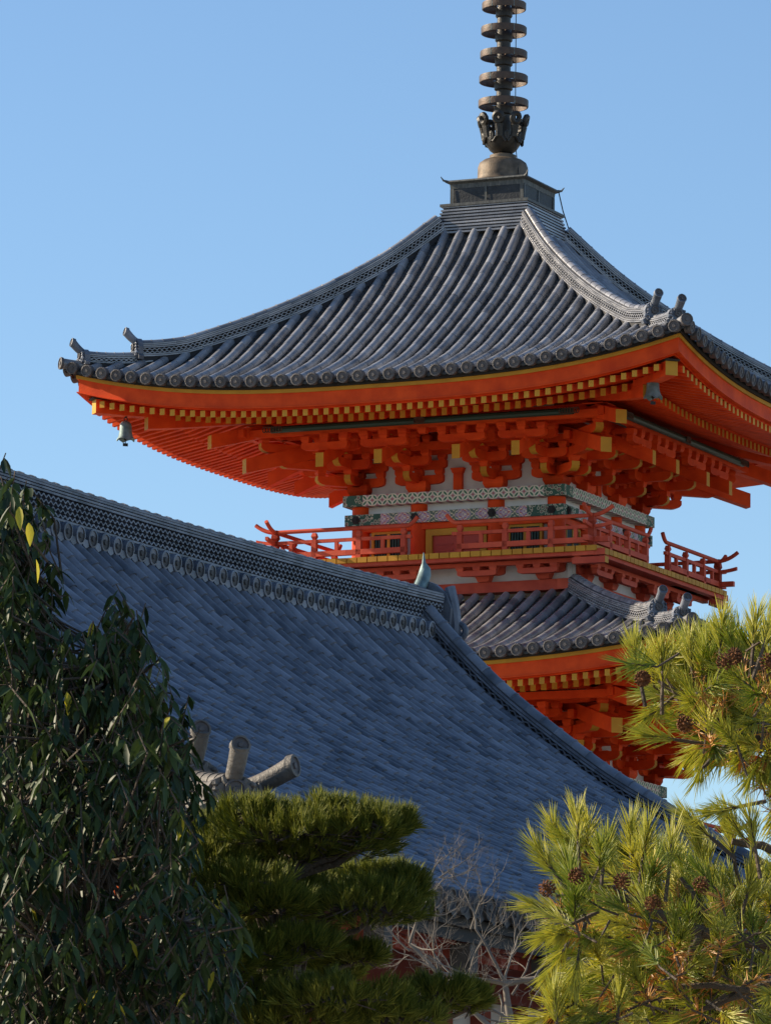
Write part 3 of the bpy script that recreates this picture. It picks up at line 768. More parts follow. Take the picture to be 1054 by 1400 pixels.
# lotus cup with eight pierced petals
m=MB(); zl=23.66+ZC
m.lathe([(.18,0),(.26,.06),(.34,.18),(.38,.30),(.36,.30),(.32,.19),(.24,.08),(.16,.04)],32,(0,0,zl),0,closed=True)
def curved(th,z_): 
    rr=.38+.11*(max(0,z_)/.5)**1.2; return Vector((rr*math.cos(th),rr*math.sin(th),zl+.28+z_))
for k in range(8):
    th0=k*math.pi/4+.2
    def ribbon(pts2,r_=.022): m.tube([curved(th0+a,b) for a,b in pts2],r_,6,0,rnd=.5)
    # head ring, neck and leaf scrolls
    ribbon([(.17*math.cos(t),.36+.085*math.sin(t)) for t in [j*math.pi/8 for j in range(17)]],.056)
    ribbon([(-.07,0),(-.06,.12),(-.09,.24)],.05); ribbon([(.07,0),(.06,.12),(.09,.24)],.05)
    ribbon([(.0,.0),(.0,.22)],.05)
    ribbon([(.39+.06*math.cos(t),.02+.07*math.sin(t)) for t in [j*math.pi/6 for j in range(13)]],.034)
    ribbon([(-.35,-.10),(-.2,-.02),(0,.03),(.2,-.02),(.35,-.10)],.03)
m.build('lotus_cup',[M['bronzedark']],fo,smooth=True,angle=50)
for k in range(9):
    ro=.485-.0145*k; z_=24.655+ZC+.49*k; m=MB()
    m.lathe([(ro,-.068),(ro+.006,0),(ro,.068),(ro-.022,.068),(ro-.022,-.068)],48,(0,0,0),0,closed=True)
    for j in range(4):
        a=j*math.pi/2+.6; m.extrude([(-.01,-.03),(.01,-.03),(.01,.03),(-.01,.03)],(math.cos(a)*.14,math.sin(a)*.14,0),(-math.sin(a),math.cos(a),0),(0,0,1),(math.cos(a)*(ro-.15),math.sin(a)*(ro-.15),0),0)
    for j in range(6):
        a=j*math.pi/3+.35; m.box(ro*math.cos(a)-.006,ro*math.cos(a)+.006,ro*math.sin(a)-.006,ro*math.sin(a)+.006,-.07,.07,1)
    o=m.build('spire_ring',[M['bronze'],M['verdigris']],fo,smooth=True,angle=40); o.location=(0,0,z_)
m=MB()
m.tube([(.30,-.1,zb+8),(.30,-.1,zl+.9),(.33,-.15,zl+.1),(.48,-.30,zb+.49)],.009,5,0)
m.tube([(.84,.8,zb+.5),(.9,.9,zb+.1),(1.0,1.15,zt+.1),(1.2,1.3,zm3(1.3)+.45),(2.0,2.0,zm3(2)+.4)],.012,5,0)
m.build('earth_wire',[M['black']],fo)

# wind bells hang from the roof corners: things of their own
def wind_bell(diag,label,ztop):
    rz=Matrix.Rotation(YAW,3,'Z'); w=rz@Vector((diag[0],diag[1],0))+Vector((PX,PY,0))
    t=thing('wind_bell',label,'wind bell',(w.x,w.y,ztop-.46),.3,group='bronze wind bells under the roof corners')
    m=MB(); n=24
    b=len(m.v); prof=[(.03,.36),(.07,.35),(.105,.31),(.115,.25),(.12,.16),(.14,.06),(.175,0.0),(.155,0.0),(.12,.05),(.10,.16),(.09,.3)]
    for k in range(n):
        a=2*math.pi*k/n
        for j,(r_,z_) in enumerate(prof):
            zz=z_+(.055*abs(math.sin(2*a)) -.03 if 5<=j<=8 else 0); m.v.append((r_*math.cos(a),r_*math.sin(a),zz))
    for k in range(n):
        l=(k+1)%n
        for j in range(len(prof)-1):
            m.f.append((b+k*len(prof)+j,b+l*len(prof)+j,b+l*len(prof)+j+1,b+k*len(prof)+j+1)); m.m.append(0); m.r.append(.5)
    m.tube([(0,0,.345),(0,0,.375)],[.05,.02],10,0)
    m.build('bell_body',[M['verdigris']],t,smooth=True,angle=50)
    m=MB(); m.tube([(.035*math.cos(a),0,.40+.035*math.sin(a)) for a in [k*math.pi/5 for k in range(11)]],.010,6,0,caps=False); m.tube([(0,.03*math.cos(a),.46+.035*math.sin(a)) for a in [k*math.pi/5 for k in range(11)]],.010,6,0,caps=False)
    m.build('hook',[M['black']],t,smooth=True)
    m=MB(); m.tube([(0,0,.33),(0,0,-.06)],.008,6,0); m.lathe([(0,-.04),(.03,-.02),(.03,.02),(0,.04)],8,(0,0,.02),0); m.box(-.05,.05,-.004,.004,-.12,-.06,0)
    m.build('clapper',[M['black']],t)
wind_bell((5.26,-5.26),'pale green bronze wind bell under the near roof corner, seen against the orange soffit',18.10+ZC)
wind_bell((-5.41,-5.41),'dark bronze wind bell under the far left roof corner, seen against the sky',17.92+ZC)

# ============================================================ THE HALL IN FRONT
rz=Matrix.Rotation(YAW,3,'Z')
ow=rz@Vector((13.8655,-34.8209,0))+Vector((PX,PY,0)); HZ=9.9445+ZC
hall=thing('temple_hall','long temple hall with blue grey tiled roof in front of the pagoda','temple hall',(ow.x,ow.y,0),YAW)
zp=pchip([(-.0,-.42),(.15,-.60),(.63,-1.12),(1.23,-1.69),(2.03,-2.32),(2.62,-2.75),(3.3,-3.17),(4.17,-3.70),(5,-4.16),(6,-4.66),(7,-5.12),(8,-5.52),(8.7,-5.78)])
EV=8.7; YC=-10.3; HALF=10.3; YC0=YC-HALF-2.4; YC1=YC+HALF+2.4; 
def sag(y): return .15*((y-YC)/HALF)**2 - .13       # the ridge and roof rise towards the ends
def hl(s,y):   # extra lift of the eave towards the corners
    d=max(0,abs(y-YC)-(HALF-3.2))/5.6
    return .36*d**2.6*(max(0,s)/EV)**2
def hs(s,y): return HZ+zp(s)+hl(s,y)+sag(y)*(1-s/EV)
mb=MB(); pitch=.30; ny=int((YC1-YC0)/pitch)
Y=Vector((0,1,0))
for i in range(ny+1):
    y=YC1-.15-pitch*i; 
    over=max(0,abs(y-YC)-HALF); s0=.12 if over<=0 else EV-(2.4-over)
    if EV-s0<.2: continue
    n=max(1,int(round((EV-s0)/.25))); off=random.uniform(0,.12)
    ss=[EV]+[EV-off-(EV-s0-off)*k/n for k in range(1,n+1)]
    path=[Vector((s,y,hs(s,y)+.05)) for s in ss]
    halftube_row(mb,path,Y,.096,0,seg_taper=.80,skirt=.05,n=6,jit=.010)
    end_disc(mb,path[0]+Vector((.09,0,-.02)),Vector((1,0,-.12)),.115,Y,2,depth=.12,rim=2)
for i in range(ny+2):
    y0=YC1-pitch*(i)+.06; y1=y0-pitch*.62+.06
    y0,y1=YC1-pitch*i+.075,YC1-pitch*i-.075; ym=(y0+y1)/2
    over=max(0,abs(ym-YC)-HALF); s0=.05 if over<=0 else EV-(2.4-over)-.1
    if EV-s0<.2: continue
    n=max(1,int((EV-s0)/.2))
    for k in range(n):
        a=EV+.03-(EV-s0)*k/n; b_=EV+.03-(EV-s0)*(k+1)/n; vs=[]
        for s,dz in ((a,.03),(b_,0)):
            for yy,sg in ((y0,.01),(ym,-.03),(y1,.01)): vs.append((s,yy,hs(s,yy)+dz+sg))
        for yy,sg in ((y0,-.02),(ym,-.06),(y1,-.02)): vs.append((a,yy,hs(a,yy)+sg))
        mb.add(vs,[(0,3,4,1),(1,4,5,2),(6,0,1,7),(7,1,2,8)],1)
    z=hs(EV,ym); x=EV+.05
    mb.add([(x,y0+.03,z+.03),(x,ym,z-.02),(x,y1-.03,z+.03),(x,y0+.03,z-.06),(x,ym,z-.115),(x,y1-.03,z-.06)],[(0,1,4,3),(1,2,5,4)],2)
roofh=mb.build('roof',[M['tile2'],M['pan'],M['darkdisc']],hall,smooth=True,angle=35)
# back slope and the two hipped skirts
mb=MB()
def quadgrid(fn,na,nb,mat=0):
    b=len(mb.v)
    for i in range(na+1):
        for j in range(nb+1): mb.v.append(tuple(fn(i/na,j/nb)))
    for i in range(na):
        for j in range(nb):
            mb.f.append((b+i*(nb+1)+j,b+(i+1)*(nb+1)+j,b+(i+1)*(nb+1)+j+1,b+i*(nb+1)+j+1)); mb.m.append(mat); mb.r.append(random.random())
def back(u,v):
    s=EV*u; lo=YC0+max(0,(EV-2.4)-s)*0+ (0 if s>EV-2.4 else 0); over=max(0,s-(EV-2.4))
    ya=YC-HALF-over; yb=YC+HALF+over; y=ya+(yb-ya)*v
    return (-s,y,hs(s,y))
quadgrid(back,20,40)
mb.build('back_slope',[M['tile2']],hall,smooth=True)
for sg in (-1,1):
    mb=MB()
    wid=5.4
    ns=int(2*EV/.30)
    zsk=lambda d,x: hs(EV,YC+sg*(HALF+2.4))+ (zp(EV-d)-zp(EV)) - .0
    def sz(d,x):   # d: distance inwards from the eave along y, x: across
        lc=.36*(max(0,abs(x)-3.0)/5.7)**2.6*(1-d/EV)
        return HZ+zp(EV-d)+sag(YC+HALF)*0+lc
    for i in range(ns):
        x=-EV+.15+.30*i; dmax=min(EV-abs(x),2.4+.9)
        if dmax<.15: continue
        n=max(1,int(dmax/.25)); yy=YC+sg*(HALF+2.4)
        path=[Vector((x,yy-sg*dmax*k/n,sz(dmax*k/n,x)+.05)) for k in range(n+1)]
        halftube_row(mb,path,Vector((1,0,0)),.098,0,seg_taper=.92)
        end_disc(mb,path[0]+Vector((0,sg*.045,-.02)),Vector((0,sg,-.12)),.115,Vector((1,0,0)),1)
    for i in range(24):
        x0=-EV+2*EV*i/24; x1=x0+2*EV/24
        for k in range(10):
            d0=3.3*k/10; d1=3.3*(k+1)/10; yy=YC+sg*(HALF+2.4)
            m0=max(-(EV-d0),min(EV-d0,x0)); m1=max(-(EV-d0),min(EV-d0,x1)); m2=max(-(EV-d1),min(EV-d1,x1)); m3=max(-(EV-d1),min(EV-d1,x0))
            if m1-m0<1e-4: continue
            mb.add([(m0,yy-sg*d0,sz(d0,m0)),(m1,yy-sg*d0,sz(d0,m1)),(m2,yy-sg*d1,sz(d1,m2)),(m3,yy-sg*d1,sz(d1,m3))],[(0,1,2,3)],2)
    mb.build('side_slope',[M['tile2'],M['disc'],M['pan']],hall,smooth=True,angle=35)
    # gable wall and barge boards
    mb=MB(); yg=YC+sg*(HALF-.55)
    pts=[(-6.2,HZ+zp(6.2)-.15)]+[(s_*x,HZ+zp(x)-.15+sag(yg)*(1-x/EV)) for s_,x in [(-1,v) for v in (5,3.6,2.4,1.4,.6,0.1)]+[(1,v) for v in (.1,.6,1.4,2.4,3.6,5)]]+[(6.2,HZ+zp(6.2)-.15)]
    mb.extrude(pts,(0,yg,0),(1,0,0),(0,0,1),(0,.1,0),0); mb.build('gable_wall',[M['white']],hall)
    for s_ in (-1,1):
        mb=MB(); path=[Vector((s_*x,YC+sg*(HALF-.12),hs(x,YC+sg*HALF)-.03)) for x in (0.02,.4,.9,1.5,2.2,3,4,5,6.0)]
        mb.sweep(path,[Vector((0,1,0))]*9,[Vector((0,0,1))]*9,[(-.04,-.42),(.04,-.42),(.04,0),(-.04,0)],0); mb.build('bargeboard',[M['redwood']],hall)
# main ridge
mb=MB(); path=[]
for i in range(74):
    y=-.05-(2*HALF-.1)*i/73; path.append(Vector((0,y,HZ-.64+sag(y)*1.0+.0)))
hr=ridge(mb,path,.62,4,.235,4,.12,0,1,wave=.115,scale=.95,side=Vector((1,0,0)))
mr=mb.build('main_ridge',[M['tile2'],M['tileshade']],hall,smooth=True,angle=35)
# row of round tiles along the foot of the ridge
for sg in (1,-1):
    mb=MB(); y=-.75
    while y>-2*HALF+.6:
        p=Vector((sg*.36,y,HZ-.60+sag(y)-.08)); mb.tube([p-Vector((sg*.2,0,-.05)),p+Vector((sg*.10,0,0))],.095,14,0); end_disc(mb,p+Vector((sg*.115,0,0)),Vector((sg,0,-.05)),.108,Y,1,rim=0)
        b=p+Vector((sg*.10,-.15,-.05)); 
        mb.add([b+Vector((0,.06,.02)),b+Vector((0,-.06,.02)),b+Vector((0,-.07,-.05)),b+Vector((0,0,-.08)),b+Vector((0,.07,-.05))],[(0,1,2,3,4)],0)
        y-=.30
    mb.build('ridge_foot_tiles',[M['tile2'],M['darkdisc']],mr,smooth=True,angle=40)
# ornament on the far end of the ridge
ye=0.02
for sg in (1,-1):
    yy=0.05 if sg>0 else -2*HALF-.05
    mb=MB(); onigawara(mb,(0,yy+sg*.06,HZ-.78+sag(yy)),(0,sg,0),.80,.80,.12,0,1)
    # hooked side scrolls, seen in profile
    for s_ in (-1,1):
        pts=[Vector((s_*(.32+.10*math.sin(t*2.2)),yy+sg*.08,HZ-.05+sag(yy)-.75*t)) for t in [k/10 for k in range(11)]]
        mb.tube(pts,[.075-.02*k/10 for k in range(11)],8,0)
        c=Vector((s_*.44,yy+sg*.08,HZ-.60+sag(yy)))
        pts=[c+Vector((s_*.13*math.cos(a)*(1-k/16),0,.13*math.sin(a)*(1-k/16))) for k,a in enumerate([-.5*math.pi+j*.42 for j in range(13)])]
        mb.tube(pts,[.05-.002*k for k in range(13)],8,0)
    mb.build('ridge_end_ornament',[M['tile2'],M['disc']],mr,smooth=True,angle=40)
    mb=MB(); bz=HZ-.16+sag(yy); mb.tube([(0,yy-sg*.30,bz),(0,yy-sg*.20,bz+.05),(0,yy-sg*.08,bz+.16),(0,yy+sg*.0,bz+.27),(0,yy+sg*.02,bz+.36),(0,yy-sg*.02,bz+.43),(0,yy-sg*.03,bz+.56)],[.03,.075,.085,.085,.07,.025,.006],12,0)
    mb.build('upturned_ridge_tile',[M['verdigris'],M['disc']],mr,smooth=True,angle=40)
# descending ridges along the verges
def descending(yv,s_end,name='descending_ridge',sgx=1,sgn=1):
    mb=MB(); n=34
    path=[Vector((sgx*(.12+(s_end-.12)*i/n),yv,hs(.12+(s_end-.12)*i/n,yv)+.02)) for i in range(n+1)]
    side=Vector((0,1,0))
    top=ridge(mb,path,.36,2,.085,2,.105,0,1,wave=.12,scale=1.0,side=side)
    o=mb.build(name,[M['tile2'],M['tileshade']],hall,smooth=True,angle=35)
    # verge row outside it
    mb=MB(); yo=yv+sgn*.42
    path=[Vector((sgx*(.1+(s_end-.2)*i/n),yo,hs(.1+(s_end-.2)*i/n,yo)+.03)) for i in range(n+1)]
    halftube_row(mb,path[::-1],side,.105,0,skirt=.16)
    for i in range(n):
        p=path[i].lerp(path[i+1],.5)+Vector((0,sgn*.10,-.06)); end_disc(mb,p+Vector((0,sgn*.03,0)),Vector((0,sgn,0)),.10,Vector((1,0,0)),1)
    mb.build('verge_tiles',[M['tile2'],M['disc']],o,smooth=True,angle=40)
    return path[-1],top,o
for sgx in (1,-1):
    e,top,o=descending(YC+HALF-.48,7.0,sgx=sgx,sgn=1)
    e2,top2,o2=descending(YC-HALF+.62,7.25,sgx=sgx,sgn=-1)
    for yv,par,s_e in ((YC+HALF-.48,o,7.0),(YC-HALF+.62,o2,7.25)):
        mb=MB(); b=Vector((sgx*(s_e+.08),yv,hs(s_e,yv)+.06)); onigawara(mb,b,(sgx,0,0),.46,.42,.12,0,1); toribusuma(mb,b+Vector((-sgx*.25,0,.34)),(sgx,0,0),.56,.088,.20,0,1)
        mb.build('ridge_end_ornament',[M['orn'],M['disc']],par,smooth=True,angle=40)
    # hips, in two stages like the pagoda's
    for sg in (-1,1):
        yc=YC+sg*(HALF+2.4)
        def hp(t,dz=0):   # t: distance from the eave corner along x
            s=EV-t; y=yc-sg*t
            return Vector((sgx*s,y,max(hs(s,y),HZ+zp(s)+.36*(max(0,s-3)/5.7)**2.6)+dz))
        mb=MB()
        pa=[hp(2.7-(2.7-1.15)*i/10,.05+.06*(i/10)**3) for i in range(11)]; ta=ridge(mb,pa,.30,2,.12,2,.095,0,1,wave=.11)
        pb=[hp(1.30-(1.30-.42)*i/7,.03+.05*(i/7)**2) for i in range(8)]; tb_=ridge(mb,pb,.28,2,.10,2,.09,0,1,wave=.11)
        o=mb.build('hip_ridge',[M['orn'],M['tileshade']],hall,smooth=True,angle=35)
        f=Vector((sgx,sg,0)).normalized()
        for pp,tp in ((pa[-1],ta),(pb[-1],tb_)):
            mb=MB(); onigawara(mb,pp+f*.10,f,.48,tp-.02,.12,0,1); toribusuma(mb,pp+Vector((0,0,tp-.12))+f*.0,f,.26,.074,.33,0,1)
            mb.build('ridge_end_ornament',[M['orn'],M['disc']],o,smooth=True,angle=40)
# eave boards, rafters, walls
mb=MB()
for s_out,s_in,z0,z1,mt in ((EV-.02,EV-.35,-.17,-.08,2),(EV-.08,EV-.3,-.30,-.17,0),(EV-.25,5.9,-.34,-.29,1)):
    b=len(mb.v); n=50
    for i in range(n+1):
        y=YC0+(YC1-YC0)*i/n
        for s,zz in ((s_out,z0),(s_out,z1),(s_in,z1),(s_in,z0)):
            yy=max(YC0+(EV-s),min(YC1-(EV-s),y)); mb.v.append((s,yy,hs(EV,y)+zz+(EV-s)*.18))
    for i in range(n):
        for j in range(4): l=(j+1)%4; mb.f.append((b+i*4+l,b+i*4+j,b+(i+1)*4+j,b+(i+1)*4+l)); mb.m.append(mt); mb.r.append(.5)
    b=len(mb.v)
    for i in range(n+1):
        x=-EV+2*EV*i/n
        for d,zz in ((EV-s_out,z0),(EV-s_out,z1),(EV-s_in,z1),(EV-s_in,z0)):
            xx=max(-EV+d,min(EV-d,x)); mb.v.append((xx,YC0+d,HZ+zp(EV)+.36*(max(0,abs(x)-3)/5.7)**2.6+zz+d*.18))
    for i in range(n):
        for j in range(4): l=(j+1)%4; mb.f.append((b+i*4+l,b+i*4+j,b+(i+1)*4+j,b+(i+1)*4+l)); mb.m.append(mt); mb.r.append(.5)
evh=mb.build('eaves',[M['black'],M['redwood'],M['black']],hall)  # eave board made black: deep eave shade put into its colour
rm=MB(); rm.box(-2.6,0,-.05,.05,-.12,0,0,.5); rmm=rm.mesh('rafter',[M['redwood']])
i=0; y=YC0+2.9
while y<YC1-2.9:
    o=inst('rafter',rmm,evh,(EV-.35,y,hs(EV,y)-.345+.06)); o.rotation_euler=(0,math.atan(.18),0); y+=.30; i+=1
zw=HZ+zp(EV); WX=6.45
mb=MB(); mb.box(-WX+.06,WX-.06,YC0+2.3,YC1-2.3,.6,zw+.5,0); mb.build('wall',[M['white']],hall)
mb=MB(); mb.box(WX-.1,WX+.12,YC0+2.2,YC1-2.2,zw-.44,zw-.02,0); mb.build('head_beam',[M['redwood']],hall)
mb=MB(); mb.box(WX-.1,WX+.09,YC0+2.2,YC1-2.2,zw-1.32,zw-1.16,0); mb.build('tie_beam',[M['redwood']],hall)
mb=MB(); mb.box(-WX,WX,YC0+2.22,YC0+2.42,zw-.62,zw-.0,0); mb.build('head_beam',[M['redwood']],hall)
pm=MB(); pm.box(-.09,.09,-.09,.09,0,zw-.46,0,.5); pmm=pm.mesh('post',[M['redwood']])
y=YC0+2.4
while y<YC1-2: inst('post',pmm,hall,(WX,y,0)); y+=.95
for x in (-6.45,-4,-1.5,1,3.5): inst('post',pmm,hall,(x,YC0+2.33,0))
gm=MB(); gm.box(-.2,0,-.09,.09,-.25,.02,0,.5); gmm=gm.mesh('gutter_bracket',[M['greytimber']])
for k in range(12): inst('gutter_bracket',gmm,hall,(EV-.1,YC0+3+2*k*.95,hs(EV,YC0+3+2*k*.95)-.30))
mb=MB(); mb.box(-7.5,7.5,YC0+.9,YC1-.9,0,.6,0); mb.build('podium',[M['greytimber']],hall)

# ============================================================ PLANTS
def rand_dir():
    while True:
        v=Vector((random.uniform(-1,1),random.uniform(-1,1),random.uniform(-1,1)))
        if .05<v.length<1: return v.normalized()
def leaf(mb,base,d,L,W,mat,curl=.3,rnd=None):
    """pointed leaf folded along its midrib and arching towards its tip"""
    d=d.normalized(); s=d.cross(Vector((0,0,1)))
    if s.length<.05: s=Vector((1,0,0))
    s.normalize(); s=(Matrix.Rotation(random.uniform(-1.2,1.2),3,d)@s); u=s.cross(d).normalized()
    ts=(0,.22,.5,.78,1.0); ws=(.12,.75,1.0,.62,0.04); vs=[]
    for t,w in zip(ts,ws):
        c=base+d*(L*t)+Vector((0,0,-1))*(curl*L*t*t)
        vs+= [c-s*(W*.5*w)+u*(W*.16*w),c,c+s*(W*.5*w)+u*(W*.16*w)]
    fs=[]
    for k in range(4):
        a=3*k; fs+=[(a,a+1,a+4,a+3),(a+1,a+2,a+5,a+4)]
    mb.add(vs,fs,mat,rnd)
def limb(mb,a,b,ra,rb,wob=.08,n=7,mat=0):
    a,b=Vector(a),Vector(b); pts=[a]; L=(b-a).length
    off=Vector((0,0,0))
    for i in range(1,n):
        off=off*.7+rand_dir()*(wob*L*.35); pts.append(a.lerp(b,i/n)+off*math.sin(math.pi*i/n))
    pts.append(b); mb.tube(pts,[ra+(rb-ra)*i/n for i in range(n+1)],7,mat); return pts
def inpoly(x,y,poly):
    c=False; j=len(poly)-1
    for i in range(len(poly)):
        xi,yi=poly[i]; xj,yj=poly[j]
        if (yi>y)!=(yj>y) and x<(xj-xi)*(y-yi)/(yj-yi)+xi: c=not c
        j=i
    return c

# --- evergreen broadleaf tree, front left (about 22 m away)
D=23.0
tree=thing('broadleaf_tree','dark evergreen tree with drooping glossy leaves at the left edge','tree',P(60,1400,D)*1.0)
tree.location=Vector((P(60,1400,D).x,D+.3,0)); TL=tree.location.copy()
bm=MB(); lm=MB()
base=Vector((0,0,0)); fork=Vector((-.05,0,2.6))
limb(bm,base,fork,.16,.12,.03)
poly=[(-60,640),(12,660),(34,700),(46,740),(54,790),(70,850),(86,900),(126,935),(132,850),(148,812),(178,828),(190,880),(205,930),(226,965),(238,1010),(252,1070),(240,1110),(228,1150),(240,1185),(268,1210),(300,1240),(318,1290),(310,1340),(300,1420),(-60,1420)]
shoots=[]
tries=0
while len(shoots)<1750 and tries<60000:
    tries+=1
    px=random.uniform(-60,330); py=random.uniform(640,1420)
    if not inpoly(px,py,poly): continue
    # the gap where the lit roof of the hall shows through
    if 95<px<205 and 1125<py<1212 and random.random()<.93: continue
    if py<960 and 96<px<128 and py>840 and random.random()<.5: continue
    edge=min(1.0,max(0,(py-640)/500)); dep=D+random.uniform(-1.1,.9)*(.35+edge)
    shoots.append((px,py,dep))
for k,(px,py) in enumerate([(42,655),(38,690),(150,818),(176,832),(160,850),(140,880),(185,900),(215,950),(232,1000)]): shoots.append((px,py,D-.3))
for k in range(60):
    e=random.choice([(45,745),(62,840),(130,860),(180,850),(200,915),(230,975),(245,1020),(255,1075),(245,1120),(235,1150),(262,1190),(300,1245),(318,1300),(20,665)]); shoots.append((e[0]+random.uniform(-10,12),e[1]+random.uniform(-14,14),D+random.uniform(-.8,.3)))
limbs=[]
for tx,ty,dd in ((20,720,0),(60,900,.3),(150,900,-.2),(100,1010,.5),(200,1010,-.4),(200,1110,.2),(30,1100,-.6),(250,1260,-.5),(120,1280,-.8),(280,1330,.1),(40,1330,-.5)):
    t=P(tx,ty,D+dd)-TL; f=fork+Vector((0,0,random.uniform(-.8,.6))); limbs.append(limb(bm,f,t,.06,.012,.12,9))
allp=[p for l in limbs for p in l]
for px,py,dep in shoots:
    tip=P(px,py,dep)-TL+rand_dir()*random.choice((.02,.05,.12))
    near=min(random.sample(allp,min(40,len(allp))),key=lambda p:(p-tip).length)
    dirn=(tip-near); 
    if dirn.length>.5: near=tip-dirn.normalized()*.32-Vector((0,0,.1))
    up=Vector((random.uniform(-.5,.5),random.uniform(-.5,.5),random.uniform(.3,1.0))).normalized()
    st=tip-up*.16
    bm.tube([near,st,tip],[.006,.004,.0025],5,0)
    nl=random.randint(7,11)
    for k in range(nl):
        a=random.uniform(0,2*math.pi); dn=Vector((math.cos(a)*.62,math.sin(a)*.62,-random.uniform(.25,1.25)))
        b_=st.lerp(tip,random.random()); yel=0
        if random.random()<.004: yel=1
        leaf(lm,b_,dn,random.triangular(.035,.105,.07),random.uniform(.018,.032),yel,curl=random.uniform(.1,.5))
for px,py in ((27,693),(40,715),(50,765),(92,946)):
    leaf(lm,P(px,py,D-.9)-TL,Vector((.1,-.2,-1)),.075,.035,1)
lm.build('crown',[M['leaf'],M['leafyellow']],tree,smooth=True,angle=60)
bm.build('trunk',[M['bark']],tree,smooth=True,angle=60)

# --- needles
def tuft(mb,base,axis,L,count,spread,mat,nlen,thick=.0013,droop=0.0,start=0.0,color=None):
    """needles set along a shoot, leaning forward"""
    axis=axis.normalized(); o=axis.orthogonal().normalized(); w=axis.cross(o)
    for k in range(count):
        t=start+(1-start)*random.random(); b_=base+axis*(L*t); a=random.uniform(0,2*math.pi); sp=spread*(1.15-.55*t)*random.uniform(.7,1.2)
        d=(axis*math.cos(sp)+(o*math.cos(a)+w*math.sin(a))*math.sin(sp)); d.z-=droop*random.random(); d.normalize()
        l=nlen*random.uniform(.75,1.1); s1=d.orthogonal().normalized(); s2=d.cross(s1)
        mid=b_+d*(l*.55)+rand_dir()*l*.03; tip=b_+d*l+Vector((0,0,-1))*l*droop*.2
        vs=[b_+s1*thick,b_-s1*thick*.5+s2*thick*.87,b_-s1*thick*.5-s2*thick*.87,mid+s1*thick,mid-s1*thick*.5+s2*thick*.87,mid-s1*thick*.5-s2*thick*.87,tip]
        mb.add(vs,[(0,1,4,3),(1,2,5,4),(2,0,3,5),(3,4,6),(4,5,6),(5,3,6)],mat,random.random() if color is None else min(1,max(0,color+random.uniform(-.25,.25))))

# --- trimmed black pine, lower left centre (about 24 m away)
D=24.2
pine=thing('trimmed_black_pine','dark trimmed pine with flat cushions of short needles in front of the hall','pine tree'); pine.location=(P(380,1400,D).x,D,0); TL=pine.location.copy()
bm=MB(); nm=MB()
limb(bm,(0,0,0),P(390,1330,D)-TL,.12,.08,.03); limb(bm,P(390,1330,D)-TL,P(390,1180,D)-TL,.07,.03,.05)
pads=[ # cx, cy, half width px, half height px, depth offset, top flatness
 (410,1150,155,58,0),(300,1160,70,50,.3),(500,1135,68,42,-.1),(345,1120,70,35,.0),
 (500,1245,98,52,-.2),(400,1235,60,50,.1),(555,1220,42,38,0),
 (290,1220,80,60,.5),(330,1310,90,45,-.4),(250,1290,60,55,.3),
 (460,1375,115,48,-.6),(600,1365,60,38,-.3),(360,1400,90,40,-.5),(540,1395,70,38,-.5),(255,1390,60,40,.2)]
pads+=[(335,1215,85,42,-.3),(300,1320,80,45,-.5),(405,1295,75,34,-.35),(290,1185,70,40,-.1),(430,1225,80,30,.3),(370,1240,70,36,-.35),(480,1310,60,26,.2),(300,1235,85,50,.9),(420,1215,90,45,.9),(360,1290,110,55,1.0),(270,1330,90,60,.9),(460,1330,60,34,.8),(400,1370,120,40,.9),(520,1200,60,22,.7),(455,1120,85,36,.05),(385,1175,110,40,.1),(265,1150,50,40,.4),(300,1270,80,45,.2),(420,1290,70,36,.3),(350,1370,80,50,-.2),(420,1400,110,45,-.5),(545,1130,30,26,0),(270,1350,60,60,0),(640,1370,34,30,-.2)]
for cx,cy,hw,hh,dd in pads:
    hw=max(14,hw-8); hh=max(14,hh-7)
    c=P(cx,cy,D+dd)-TL; a=hw/FPX*D*1.0; b_=a*.75; h=hh/FPX*D
    limb(bm,Vector((random.uniform(-.03,.03),0,c.z-.25)) if abs(cx-380)>40 else Vector((0,0,c.z-.4)),c+Vector((0,0,-h*.4)),.024,.010,.15,8)
    n=int(410*a*h/(.4*.17)); n=max(160,min(900,n))
    for k in range(n):
        if random.random()<.12: continue
        v=rand_dir(); v.z=abs(v.z) if random.random()<.72 else -abs(v.z)*.6
        rr=random.uniform(.6,1.0); lump=1+.10*math.sin(v.x*9+cx)+.08*math.sin(v.y*11+cy)
        p=c+Vector((v.x*a,v.y*b_,v.z*h*.85))*rr*lump
        ax=Vector((v.x*.55+random.uniform(-.35,.35),v.y*.55+random.uniform(-.3,.3),.9+random.uniform(-.3,.3)))
        if v.z<0: ax=Vector((v.x*1.0,v.y*1.0,.25))
        tuft(nm,p-ax.normalized()*.03,ax,.05,20,.46,0,random.uniform(.055,.078),thick=.0015)
        if k%3==0: bm.tube([c+(p-c)*.45,p-ax.normalized()*.05],[.005,.003],4,0)
nm.build('crown',[M['needle']],pine); bm.build('trunk',[M['bark']],pine,smooth=True,angle=60)

